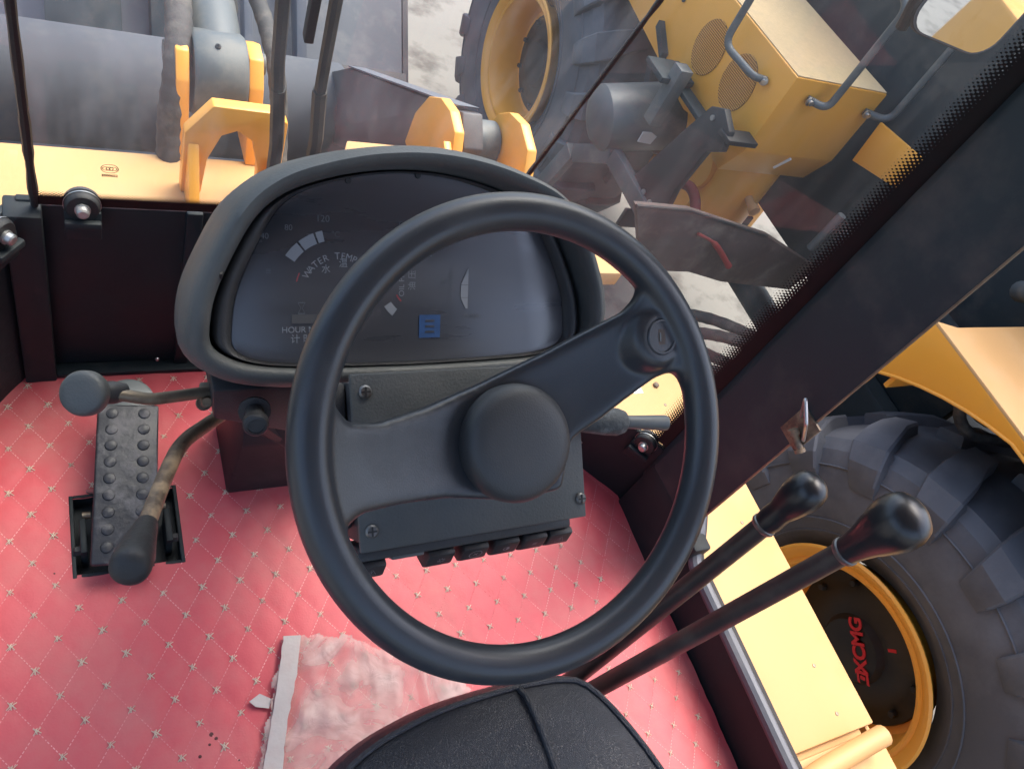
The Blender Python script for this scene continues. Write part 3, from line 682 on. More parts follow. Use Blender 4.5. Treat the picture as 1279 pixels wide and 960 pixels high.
# switch box over the column, its screwed top plate almost parallel to the wheel
TP = R_(34); OP = Vector((XC, .255, .69)); EP = Vector((0, math.cos(TP), math.sin(TP))); NP = Vector((0, -math.sin(TP), math.cos(TP)))
def PP(s, t, n=0.): return OP+X_*s+EP*t+NP*n
m4 = Matrix((X_, EP, NP)).transposed().to_4x4(); m4.translation = OP
obj('switch_box', box((-.117, .006, -.10), (.117, .150, -.003), m4, .006), 'black_plastic', db)
obj('side_flange', box((-.135, .02, -.08), (-.118, .150, -.012), m4, .004), 'black_plastic', db)
obj('top_plate', box((-.118, 0, -.0028), (.119, .156, .002), m4, .0018), 'dash_plastic', db)
for s, t in ((-.105, .140), (-.107, .018), (.113, .019), (.108, .140)):
    sc_ = obj('screw', lathe([(0, .0062), (.0012, .006), (.0026, .0045), (.0030, 0)], PP(s, t, .002), NP, 16), 'dark_steel', db)
    b = BM(); mm = m4.copy(); mm.translation = PP(s, t, .0048); add_box(b, (-.0042, -.0007, 0), (.0042, .0007, .0005), mm); add_box(b, (-.0007, -.0042, 0), (.0007, .0042, .00055), mm); obj('cross_slot', b, 'rubber', sc_, 0)
obj('switch_ledge', box((-.118, -.010, -.046), (.105, .004, -.006), m4, .003), 'black_plastic', db)
sw = [(-.104, 1, 0), (-.070, 0, 1), (-.036, 1, 2), (.000, 1, 3), (.034, 1, 4), (.066, 1, 5), (.096, 1, 6)]
for s, up, k in [x for x in sw if x[1]]:
    w2 = .0135
    rk = obj('rocker_switch', prism([(.0, -.046), (.0, -.012), (-.006, -.009), (-.0175, -.022), (-.0195, -.031), (-.010, -.046)], PP(s-w2, -.010, 0), EP, NP, X_, 2*w2, bev=.0022), 'black_plastic', db)
    b = BM(); mm = m4.copy(); mm.translation = PP(s, -.0185, -.0135)
    obj('switch_symbol', text_mesh('⚠⊕☼⊗Φ≡'[k % 6], .010, PP(s, -.0222, -.0150), X_, (EP*.6+NP*.8)), 'print', rk, 0)
obj('blank_cover', box((-.086, -.0125, -.036), (-.055, -.006, -.008), m4, .001), 'grey_metal', db)
obj('lock_cylinder', lathe([(0, .012), (.006, .012), (.007, .009), (.007, 0)], PP(-.136, .135, -.04), -X_, 20), 'black_plastic', db)

# ================================================================== STEERING WHEEL
CW = Vector((.3254, .2735, .8306)); TL = R_(36); EW = Vector((0, math.cos(TL), math.sin(TL))); NW = Vector((0, -math.sin(TL), math.cos(TL)))
sw_ = thing('steering_wheel', 'black two-spoke steering wheel with round hub cap', 'steering wheel', CW-NW*.10)
def WP(s, t, n=0.): return CW+X_*s+EW*t+NW*n
def dish(r): return -.05*(1-min(1, r/.172)**2)
RT = .0160; RC = .2-RT*.95
spoke = [(-.171, .059), (-.163, .038), (-.152, .024), (-.124, .021), (-.078, .029), (-.022, .046), (.04, .07), (.083, .091), (.108, .103), (.117, .115), (.119, .134), (.128, .148), (.155, .115), (.183, .093), (.184, .034), (.171, .019), (.164, .038), (.157, .047), (.141, .042), (.124, .029), (.091, .005), (.065, -.01), (.051, -.054), (.003, -.059), (-.06, -.048), (-.107, -.045), (-.144, -.045), (-.160, -.052), (-.169, -.068), (-.172, -.084), (-.184, -.04), (-.184, .032)]
b = prism(spoke, (0, 0, -.009), X_, Y_, Z_, .018)
me = evaluate(b, [('REMESH', dict(mode='VOXEL', voxel_size=.0032)), ('SMOOTH', dict(iterations=8, factor=.5))])
bm = BM(); bm.from_mesh(me)
for v in bm.verts:
    r = math.hypot(v.co.x, v.co.y); v.co.z = v.co.z*(1.0 if r > .06 else 1.0)+dish(r)-.002
n_ = 128; path = [Vector((RC*math.cos(2*math.pi*k/n_), RC*math.sin(2*math.pi*k/n_), 0)) for k in range(n_)]
seg = 20; rings = []
for p in path:
    e = p.normalized(); rings.append([bm.verts.new(p+e*RT*math.cos(2*math.pi*k/seg)+Vector((0, 0, RT*math.sin(2*math.pi*k/seg)))) for k in range(seg)])
for i in range(n_):
    for k in range(seg): bm.faces.new((rings[i][k], rings[(i+1) % n_][k], rings[(i+1) % n_][(k+1) % seg], rings[i][(k+1) % seg]))
add_lathe(bm, [(-.062, 0), (-.062, .04), (-.05, .048), (-.041, .044), (-.041, 0)], (0, -.004, 0), Z_, 40)
add_lathe(bm, [(-.016, 0), (-.016, .036), (.000, .028), (.0045, .022), (.0045, 0)], (.138, .079, 0), Z_, 32)
me = evaluate(bm, [('REMESH', dict(mode='VOXEL', voxel_size=.0022)), ('SMOOTH', dict(iterations=10, factor=.5))])
me.transform(Matrix.Translation(CW) @ Matrix((X_, EW, NW)).transposed().to_4x4())
obj('rim_and_spokes', me, 'wheel_plastic', sw_, 0).data.polygons.foreach_set('use_smooth', [True]*len(me.polygons))
obj('hub_cap', lathe([(-.05, .0500), (-.034, .0515), (-.026, .0508), (-.020, .0478), (-.0162, .042), (-.0140, .032), (-.0130, .017), (-.0128, 0)], WP(.002, -.007), NW, 64), 'hub_plastic', sw_, 60)
sp_n = .0038
obj('knob_mount', lathe([(-.006, .0165), (.0012, .0165), (.0022, .0155), (.0022, .0140), (.0004, .0132), (.0002, .0085), (-.003, .008)], WP(.137, .079, sp_n), NW, 32), 'wheel_plastic', sw_, 40)
obj('mount_hole', prism([(-.0035, -.007), (.0035, -.007), (.0042, 0), (.0035, .007), (-.0035, .007), (-.0042, 0)], WP(.137, .079, sp_n+.0004), X_, EW, NW, .0004), 'dark_print', sw_, 0)
obj('mount_screw', prism([(-.0028, -.004), (-.0012, -.004), (-.0010, 0), (-.0012, .004), (-.0028, .004)], WP(.137, .079, sp_n+.0010), X_, EW, NW, .0003), 'grey_metal', sw_, 0)
obj('steering_shaft', lathe([(-.16, .022), (-.06, .026), (-.05, .034), (-.048, 0)], CW, NW, 24), 'black_plastic', sw_)

# ================================================================== COLUMN LEVERS
sl_ = thing('shift_lever', 'flat round black knob on a bent metal lever left of the dashboard', 'lever', aty(255, 492, .505))
k0 = CAM+ray(107, 491)*.85; k1 = CAM+ray(265, 489)*.905
kax = (CAM+ray(140, 490)*.86-k0).normalized()
obj('shaft', tube(fillet_path([k0+(CAM+ray(135, 489)*.855-k0)*.6, CAM+ray(165, 495)*.86, CAM+ray(188, 499)*.865, CAM+ray(262, 489)*.90, CAM+ray(275, 488)*.905], .02, 5), .0062, 12), 'brass', sl_)
kn = (CAM-k0).normalized()*.75-kax*.5; kn.normalize()
obj('knob', lathe([(-.016, 0), (-.016, .012), (-.010, .0185), (-.003, .0218), (.005, .0218), (.0085, .0205), (.0105, .018), (.0112, .011), (.0114, 0)], k0, kn, 40), 'dash_plastic', sl_, 50)
obj('neck', lathe([(-.002, .010), (.02, .0115), (.032, .0085), (.034, 0)], k0+kax*.006, kax, 20), 'black_plastic', sl_)
obj('clevis', box(CAM+ray(262, 492)*.905+Vector((-.010, -.008, -.012)), CAM+ray(262, 492)*.905+Vector((.016, .010, .010)), bev=.002), 'brass', sl_)
obj('clevis_bolt', lathe([(-.014, 0), (-.014, .008), (-.004, .008), (-.004, .005), (.016, .005), (.016, 0)], CAM+ray(256, 503)*.905, (0, -.5, .8), 12), 'rust_steel', sl_)
hl = thing('hand_brake_lever', 'rusty bent lever with a tapered black grip pointing at the pedal', 'lever', CAM+ray(285, 510)*.96)
P = [CAM+ray(300, 502)*.98, CAM+ray(278, 517)*.955, CAM+ray(226, 552)*.875, CAM+ray(207, 592)*.82, CAM+ray(184, 652)*.745]
obj('shaft', tube(fillet_path(P, .03, 6), .0076, 14), 'rust_steel', hl)
g0 = CAM+ray(183, 655)*.745; g1 = CAM+ray(160, 714)*.675; ga = (g1-g0); gl_ = ga.length; ga.normalize()
obj('grip', lathe([(a, r*.86) for a, r in ((-.004, 0), (-.004, .0095), (0, .0108), (gl_*.35, .0142), (gl_*.66, .0172), (gl_*.68, .0178), (gl_*.86, .0182), (gl_*.93, .0172), (gl_*.98, .0135), (gl_*1.0, .007), (gl_*1.002, 0))], g0, ga, 32), 'rubber', hl, 40)
ts = thing('column_stalk', 'short grey stalk with dusty rounded boot right of the steering hub', 'stalk', CAM+ray(745, 526)*.80)
s0 = CAM+ray(742, 526)*.80; s1 = CAM+ray(833, 528)*.845; sa = (s1-s0); sL = sa.length; sa.normalize()
obj('boot', lathe([(-.03, .010), (0, .0125), (.012, .014), (.026, .0142), (.034, .0115), (.038, .006), (.038, 0)], s0, sa, 24), mat('dusty_boot', (.06, .066, .068), .7, var=.2, vscale=60, bump=.4, bscale=220, dirt=(.22, .24, .24), dscale=60, damt=.8), ts)
obj('handle', lathe([(.030, .0055), (.036, .0070), (.042, .0068), (sL-.004, .0083), (sL-.001, .0078), (sL, .006), (sL, 0)], s0, sa, 20), 'grey_metal', ts)

# ================================================================== WORK LEVERS RIGHT OF THE SEAT
def work_lever(label, base, top_, rb, rt, kr):
    base, top_ = Vector(base), Vector(top_); base = base+(base-top_)*((base.z-.012)/(top_.z-base.z)); t = thing('work_lever', label, 'lever', base, 'work levers beside the seat')
    d = (top_-base); L = d.length; d.normalize()
    obj('shaft', lathe([(0, 0), (0, rb), (L, rt), (L, 0)], base, d, 20), M['lever_tube'], t)
    obj('base_flange', lathe([(0, 0), (0, .035), (.008, .035), (.012, .02), (.05, .018)], base, d, 20), 'black_plastic', t)
    obj('ferrule', lathe([(L-.001, rt), (L-.001, rt+.0015), (L+.001, rt+.0028), (L+.004, rt+.0028), (L+.006, rt+.001)], base, d, 24), 'dark_steel', t)
    q = [(0.004, rt+.0014), (.02, rt+.0032), (.036, kr*.66), (.050, kr*.80), (.064, kr*.93), (.076, kr), (.088, kr*.98), (.099, kr*.84), (.105, kr*.58), (.1085, kr*.28), (.109, 0)]
    obj('knob', lathe([(L+a*.78, r) for a, r in q], base, d, 40), M['knob_gloss'], t, 60)
M['lever_tube'] = mat('lever_tube', (.035, .028, .027), .42, var=.25, vscale=20, dirt=(.13, .10, .08), dscale=25, damt=.4)
M['knob_gloss'] = mat('glossy_knob', (.014, .015, .018), .32, var=.1, bump=.03, bscale=260)
work_lever('slim control lever with matt pear knob nearer the steering wheel', CAM+ray(712, 850)*1.12, CAM+ray(952, 657)*.90, .0125, .0115, .0212)
work_lever('control lever with large glossy pear knob nearest the tyre', CAM+ray(722, 872)*1.10, CAM+ray(1053, 690)*.775, .0125, .0108, .0250)
# ================================================================== SEAT
se = thing('driver_seat', 'black grained leather seat cushion under the steering wheel', 'seat', (.345, -.15, .0))
def seat_outline(d):
    base = [(.345, .150), (.40, .149), (.445, .143), (.470, .128), (.498, .076), (.520, .018), (.540, -.06), (.553, -.16), (.556, -.30), (.54, -.36), (.345, -.37), (.15, -.36), (.134, -.30), (.137, -.16), (.145, -.02), (.155, .055), (.178, .108), (.215, .130), (.26, .142), (.30, .148)]
    P = resample([(a-.345, b_) for a, b_ in base], 120); R = []
    for i in range(120):
        tg = (P[(i+1) % 120]-P[i-1]).normalized(); q = P[i]-Vector((tg.y, -tg.x, 0))*d*(-1)
        R.append(Vector((q.x+.345, q.y, 0)))
    return R
def orient(R):  # make sure positive d moves inward
    return R
base0 = seat_outline(0); cen = Vector((.345, -.11, 0))
def shrink(d): return [p+(cen-p).normalized()*d*1.15 for p in base0]
secs = [(0, .40), (-.004, .44), (-.004, .515), (.0, .535), (.006, .545), (.016, .552), (.035, .558), (.07, .563), (.12, .566), (.18, .568)]
bm = BM(); rings = []
for d, z in secs:
    ring = []
    for p in shrink(d):
        x, y = p.x, p.y; dz = 0
        ring.append(bm.verts.new((x, y, z+(-.010*max(0, (y-.06)/.09)**2 if d > -.001 else -.006*max(0, (y-.06)/.09)**2))))
    rings.append(ring)
for a, b2 in zip(rings, rings[1:]):
    for k in range(120): bm.faces.new((a[k], a[(k+1) % 120], b2[(k+1) % 120], b2[k]))
bm.faces.new(rings[-1]); bm.faces.new(rings[0][::-1])
# seam groove
bmesh.ops.subdivide_edges(bm, edges=[e for e in bm.edges if e.calc_length() > .04 and min(v.co.z for v in e.verts) > .5], cuts=3, use_grid_fill=True)
obj('cushion', bm, 'leather', se, 50)
pp = [p for p in shrink(.008)]; pz = [.549-.010*max(0, (p.y-.06)/.09)**2 for p in pp]
pth = [Vector((p.x, p.y, z)) for p, z in zip(pp, pz)]; pth.append(pth[0])
obj('edge_piping', tube(pth, .0036, 8, cap=False), 'leather', se)
obj('centre_seam', tube([Vector((.386, .142, .538)), Vector((.386, .128, .553)), Vector((.386, .10, .5605)), Vector((.385, .06, .5655)), Vector((.385, .0, .5685)), Vector((.384, -.3, .569))], .0034, 8), 'leather', se)
obj('seat_base', box((.20, -.30, .0), (.49, .02, .39), bev=.015), 'black_panel', se)

# ================================================================== SIDE MIRROR
mc = CAM+ray(1216, 12)*1.47; mn = ((CAM-mc).normalized()+(Vector((2.62, -2.2, .42))-mc).normalized()).normalized(); mu = Z_.cross(mn); mu = (mu-mn*mu.dot(mn)).normalized(); mv = mn.cross(mu)
if mv.z < 0: mv = -mv
def rrect(w2, h2, r, n=6):
    o = []
    for cx, cy, a0 in ((w2-r, h2-r, 0), (-w2+r, h2-r, 90), (-w2+r, -h2+r, 180), (w2-r, -h2+r, 270)):
        for k in range(n+1): a = R_(a0+90*k/n); o.append((cx+r*math.cos(a), cy+r*math.sin(a)))
    return o
MH = .13; mcc = mc+mv*(.075)
sm = thing('side_mirror', 'rounded rear-view mirror on a black bracket outside the corner window', 'mirror', mcc)
obj('housing', prism(rrect(.086, MH+.006, .04), mcc-mn*.03, mu, mv, mn, .028, bev=.004), 'rubber', sm)
obj('rim', prism(rrect(.083, MH+.003, .037), mcc-mn*.0019, mu, mv, mn, .0014), 'weather', sm, 0)
obj('mirror_glass', prism(rrect(.079, MH, .034), mcc-mn*.0005, mu, mv, mn, .0012), 'mirror', sm, 0)
obj('bracket', tube(smooth_path([mcc-mu*.083+mv*.16-mn*.012, mcc-mu*.092+mv*.04-mn*.005, mcc-mu*.093-mv*.07-mn*.008, mcc-mu*.07-mv*.14-mn*.02], 6), .0095, 10), 'rubber', sm)
obj('bracket_arm', tube([mcc-mu*.086+mv*.15-mn*.012, Vector((1.10, .62, mcc.z+.36))], .010, 10), 'rubber', sm)

# ================================================================== FRONT FRAME AND BOOM OF THE SAME MACHINE
ff = thing('loader_front_frame', 'yellow front frame with clevis ears, hydraulic cylinder and dark boom ahead of the windscreen', 'loader frame', (XC, 1.5, GZ))
obj('deck_plate', prism([(-.55, 1.10), (1.22, 1.10), (1.22, 1.30), (1.02, 1.52), (.60, 1.52), (.56, 1.415), (-.15, 1.415), (-.20, 1.52), (-.55, 1.52)], (0, 0, .10), X_, Y_, Z_, .045, bev=.004), 'cream', ff)
obj('frame_body', box((-.15, 1.14, -1.0), (.80, 1.40, .10), bev=.01), 'yellow', ff)
# arched loop bracket
lp = [(.205, .145), (.205, .292), (.251, .358), (.362, .356), (.392, .335), (.395, .145), (.352, .145), (.347, .22), (.330, .285), (.300, .306), (.272, .292), (.250, .232), (.244, .145)]
obj('loop_bracket', prism(lp, (0, 1.305, 0), X_, Z_, Y_, .028, bev=.003), 'yellow', ff)
obj('loop_gusset', prism([(1.215, .146), (1.304, .146), (1.304, .27)], (.212, 0, 0), Y_, Z_, X_, .02, bev=.002), 'yellow', ff)
obj('loop_gusset', prism([(1.215, .146), (1.304, .146), (1.304, .25)], (.365, 0, 0), Y_, Z_, X_, .02, bev=.002), 'yellow', ff)
# central cylinder in its clevis
def ear(x, th, pts, m='yellow', name='clevis_ear'):
    return obj(name, prism(pts, (x, 0, 0), Y_, Z_, X_, th, bev=.004), m, ff)
ep_ = [(1.40, .146), (1.64, .146), (1.62, .26), (1.585, .325), (1.54, .35), (1.49, .345), (1.455, .30)]
ear(.205, .026, ep_); ear(.345, .030, ep_)
cy = obj('tilt_cylinder', lathe([(.10, 0), (.10, .05), (.12, .056), (.30, .056), (.305, .062), (.335, .062), (.34, .052), (.47, .052), (.475, .060), (.52, .060), (.52, .03)], Vector((.29, 1.42, .29)), Vector((.03, 1, .06)), 32), 'grey_metal', ff)
obj('rod', lathe([(.50, .028), (1.35, .028), (1.35, 0)], Vector((.29, 1.42, .29)), Vector((.03, 1, .06)), 20), 'chrome', cy)
obj('pivot_pin', lathe([(-.10, 0), (-.10, .022), (.10, .022), (.10, 0)], (.29, 1.545, .30), X_, 20), 'grey_metal', cy)
obj('cylinder_eye', lathe([(-.052, 0), (-.052, .080), (-.046, .085), (.046, .085), (.052, .080), (.052, 0)], (.292, 1.525, .275), X_, 36), 'grey_metal', cy, 40)
obj('grease_nipple', lathe([(0, .006), (.006, .006), (.008, .003), (.012, 0)], (.285, 1.50, .353), (0, -.3, 1), 8), 'rubber', cy)
obj('rod_link', prism([(2.70, .30), (2.85, .42), (2.95, .36), (3.10, -.4), (3.0, -.45), (2.85, .10)], (.27, 0, 0), Y_, Z_, X_, .06, bev=.006), 'boom_dark', cy)
def corrugated(path, r, name='hose', par=None):
    P = smooth_path(path, 12); Q = []; rr = []
    L = 0
    for i, p in enumerate(P):
        Q.append(p); rr.append(r*(1+.05*(1 if i % 3 == 0 else -.3)+.05*noise.noise(p*14)))
    return obj(name, tube(Q, rr, 12), 'hose', par or ff)
corrugated([(.195, 1.40, .10), (.198, 1.44, .20), (.212, 1.50, .31), (.222, 1.60, .36), (.235, 1.80, .34), (.26, 2.2, .30)], .026)
corrugated([(.40, 2.2, .28), (.428, 1.85, .27), (.436, 1.66, .25), (.44, 1.55, .18), (.44, 1.47, .06)], .020)
# boom pivot ears either side with dark arms between them
for sgn in (1, -1):
    xx = lambda x: XC+sgn*(x-XC)
    pr = [(1.70, .02), (1.695, .12), (1.65, .205), (1.585, .25), (1.52, .262), (1.46, .245), (1.40, .146), (1.40, .02)]
    p2 = [(1.60, .05), (1.592, .18), (1.565, .24), (1.52, .278), (1.455, .295), (1.38, .275), (1.30, .146), (1.30, .05)]
    ear(xx(.845)-.014, .028, pr); ear(xx(1.005)-.014, .028, p2)
    obj('ear_gusset', prism([(1.28, .146), (1.40, .146), (1.45, .225)], (xx(.815)-.01, 0, 0), Y_, Z_, X_, .02, bev=.002), 'yellow', ff)
    ar = obj('lift_arm', prism([(1.46, .20), (1.53, .255), (1.62, .205), (2.36, -.205), (2.75, -.52), (2.95, -.95), (2.80, -1.0), (2.60, -.68), (2.2, -.42), (1.50, .06)], (xx(.90)-.028, 0, 0), Y_, Z_, X_, .056, bev=.004), 'boom_dark', ff)
    obj('arm_top_edge', prism([(1.56, .252), (2.36, -.197), (2.362, -.203), (1.562, .246)], (xx(.90)-.030, 0, 0), Y_, Z_, X_, .060), 'bluegrey', ar)
    obj('pivot_boss', lathe([(-.062, 0), (-.062, .055), (.062, .055), (.062, 0)], (xx(.925), 1.535, .17), X_, 28), 'grey_metal', ar)
obj('cross_tube', lathe([(-.60, 0), (-.60, .19), (.60, .19), (.60, 0)], (XC, 2.52, -.52), X_, 40), mat('dull_tube_paint', (.066, .072, .086), .8, var=.2, vscale=4, dirt=(.15, .145, .14), dscale=6, damt=.5), ff)
obj('tube_flange', box((-.27, 2.31, -.735), (.92, 2.40, -.715), bev=.004), 'cream', ff)
obj('belly_plate', box((-.20, 1.75, -1.15), (.85, 2.6, -.80), bev=.01), 'boom_dark', ff)
# bucket: bent shell with ribs and side plates
bp = [(3.42, -1.34), (3.50, -1.20), (3.62, -1.11), (3.95, -.80), (4.35, -.42), (4.45, -.36), (4.50, -.40), (4.46, -.47), (4.20, -.72), (3.85, -1.05), (3.68, -1.24), (3.75, -1.44), (4.9, -1.46), (4.9, -1.48), (3.60, -1.47)]
bk = obj('bucket', prism([(a, b_) for a, b_ in bp[:10]], (-1.10, 0, 0), Y_, Z_, X_, 2.76, bev=.004), 'bluegrey', ff)
obj('bucket_floor', prism([(3.42, -1.342), (3.60, -1.47), (4.9, -1.48), (4.9, -1.455), (3.62, -1.43), (3.46, -1.335)], (-1.10, 0, 0), Y_, Z_, X_, 2.76), 'boom_dark', bk)
obj('wear_strip', prism([(3.405, -1.33), (3.49, -1.185), (3.60, -1.095), (3.66, -1.04), (3.655, -1.03), (3.585, -1.08), (3.475, -1.18), (3.39, -1.325)], (-1.11, 0, 0), Y_, Z_, X_, 2.78), 'boom_dark', bk)
for x, wd in ((-.75, .05), (-.03, .30), (.39, .12), (.80, .04), (1.05, .05)):
    obj('bucket_rib', prism([(3.50, -1.18), (3.60, -1.075), (4.38, -.35), (4.34, -.30), (3.90, -.62), (3.46, -1.08)], (x, 0, 0), Y_, Z_, X_, wd, bev=.004), 'charcoal' if wd > .06 else 'bluegrey', bk)
for x in (-1.13, 1.665):
    obj('side_plate', prism([(3.42, -1.34), (3.6, -1.12), (4.45, -.34), (4.9, -1.2), (4.9, -1.48), (3.6, -1.48)], (x, 0, 0), Y_, Z_, X_, .03), 'boom_dark', bk)

# ================================================================== NEIGHBOURING LOADER
nb = thing('wheel_loader', 'yellow wheel loader parked alongside with big lugged tyres and handrails', 'wheel loader', (2.9, 1.8, GZ))
HX = 2.42
def tyre_mesh(hy, hz, ang0):
    bm = BM(); o = Vector((HX, hy, hz)); N = 96
    prof = [(-.215, .345), (-.235, .372), (-.262, .41), (-.285, .47), (-.298, .545), (-.300, .61), (-.292, .66), (-.272, .705), (-.235, .738), (-.15, .752), (0, .757)]
    prof = prof+[(-a, r) for a, r in prof[-2::-1]]
    rings = []
    for a, r in prof:
        rings.append([bm.verts.new(o+Vector((a, r*math.cos(2*math.pi*k/N), r*math.sin(2*math.pi*k/N)))) for k in range(N)])
    for A, B in zip(rings, rings[1:]):
        for k in range(N): bm.faces.new((A[k], A[(k+1) % N], B[(k+1) % N], B[k]))
    # bead rings on the sidewall
    for rr, aa in ((.425, -.268), (.47, -.2862), (.655, -.2945)):
        for sg in (1, -1):
            n2 = 96; q = [o+Vector((sg*aa, rr*math.cos(2*math.pi*k/n2), rr*math.sin(2*math.pi*k/n2))) for k in range(n2+1)]
            add_tube(bm, q, .004, 5, cap=False)
    NL = 18
    for sg in (-1, 1):
        for k in range(NL):
            th0 = ang0+2*math.pi*(k+(.5 if sg > 0 else 0))/NL
            P = [(.015, .752, .045, .0, .062), (.10, .752, .046, .02, .070), (.19, .742, .046, .055, .088), (.245, .728, .044, .085, .098), (.278, .690, .036, .105, .094), (.296, .640, .022, .115, .086), (.300, .600, .004, .118, .078)]
            sec = []
            for a, r, h, sh, wd in P:
                nrm = Vector((0, 1)) if a < .2 else Vector((max(0, (a-.17)/.13), max(.05, 1-(a-.17)/.13))).normalized()
                ring = []
                for hh, ww in ((-.02, 1.0), (h*.82, .90), (h, .80), (h, -.80), (h*.82, -.90), (-.02, -1.0)):
                    aa = a+nrm.x*hh; rr = r+nrm.y*hh; th = th0+sh+ww*wd
                    ring.append(bm.verts.new(o+Vector((sg*aa, rr*math.cos(th), rr*math.sin(th)))))
                sec.append(ring)
            for A, B in zip(sec, sec[1:]):
                for q in range(6): bm.faces.new((A[q], A[(q+1) % 6], B[(q+1) % 6], B[q]))
            bm.faces.new(sec[0]); bm.faces.new(sec[-1][::-1])
    return bm
def wheel(hy, hz, ang0, label, logo):
    wh = obj('wheel', tyre_mesh(hy, hz, ang0), 'tyre', nb, 24, label=label)
    o = Vector((HX, hy, hz))
    obj('rim', lathe([(-.225, .335), (-.262, .352), (-.282, .378), (-.292, .382), (-.298, .374), (-.296, .362), (-.282, .345), (-.272, .335), (-.276, .325), (-.272, .316), (-.245, .308), (-.22, .298), (-.10, .288), (-.095, .27), (-.10, .20), (-.105, .0)], o, X_, 72), 'yellow', wh, 40)
    obj('hub', lathe([(-.104, .262), (-.112, .258), (-.118, .21), (-.135, .19), (-.142, .12), (-.165, .105), (-.17, .08), (-.172, 0)], o, X_, 48), 'hubblack', wh, 40)
    for k in range(10):
        a = 2*math.pi*k/10; hexbolt('wheel_bolt', o+Vector((-.118, .225*math.cos(a), .225*math.sin(a))), -X_, .013, .022, 'hubblack', wh)
    if logo:
        u = Vector((0, .18, .10)).normalized(); v = Vector((-1, 0, 0)).cross(u); lo_ = atx(1074, 816, HX-.1735)
        obj('hub_lettering', text_mesh('XCMG', .066, lo_+u*.028, u, v, extrude=.0015, spacing=.95, bold=.0022), 'red', wh, 0)
        b = BM(); m4 = Matrix((u, v, u.cross(v))).transposed().to_4x4(); m4.translation = lo_-u*.080
        add_prism(b, [(-.025, -.022), (.016, -.022), (.025, .022), (-.016, .022), (-.020, .014), (.012, .014), (.008, -.013), (-.022, -.013)], lo_-u*.078, u, v, -X_, .002)
        add_prism(b, [(-.010, -.008), (.003, -.008), (.006, .009), (-.006, .009)], lo_-u*.078, u, v, -X_, .002)
        obj('hub_emblem', b, 'red', wh, 0)
        q = lo_+Vector((.03, .055, .075)); obj('paint_mark', prism([(-.028, -.007), (.03, -.005), (.03, .006), (-.028, .004)], lo_+v*-.085+u*.02+Vector((.035, 0, 0)), -v, u, -X_, .002), 'red', wh, 0)
    else:
        obj('paint_mark', box((HX-.150, hy-.05, hz+.02), (HX-.1425, hy+.01, hz+.09)), 'red', wh, 0)
wheel(.197, -.735, .10, 'big rear tyre with yellow rim and red lettered black hub', True)
wheel(3.43, -.715, .28, 'front tyre with yellow rim seen at the top of the picture', False)
# rear fender: flat top, side skirt cut to an arc
FX = 2.125; cy0, cz0 = .197, -.735
arc = [(cy0+.985*math.cos(a), cz0+.985*math.sin(a)) for a in [R_(49.5)+(R_(152)-R_(49.5))*k/24 for k in range(25)]]
sk = [(.835, .252)]+[(.835, -.005)]+[(y, min(z, .236)) for y, z in arc]+[(-.68, .252)]
fd = obj('rear_fender', prism([(FX, -.68), (2.80, -.68), (2.80, .80), (2.20, .81), (FX, .835)], (0, 0, .240), X_, Y_, Z_, .016, bev=.006), 'cream', nb)
obj('skirt', prism([(a, b_-.004 if b_ > .25 else b_) for a, b_ in sk], (FX, 0, 0), Y_, Z_, X_, .012, bev=.002), 'yellow', fd)
obj('front_flap', box((FX+.013, .782, .0), (2.80, .798, .238), bev=.003), 'yellow', fd)
obj('underside', box((FX+.02, -.60, .215), (2.79, .775, .236)), 'charcoal', fd, 0)
obj('edge_bead', tube([(FX+.002, y, z) for y, z in arc if z < .232], .006, 8), 'yellow', fd)
corrugated([(2.30, .70, .21), (2.33, .66, .05), (2.42, .60, -.02), (2.6, .55, -.02)], .018, 'fender_hose', nb)
corrugated([(2.36, .71, .21), (2.39, .68, .06), (2.48, .62, .01), (2.65, .58, .0)], .016, 'fender_hose', nb)
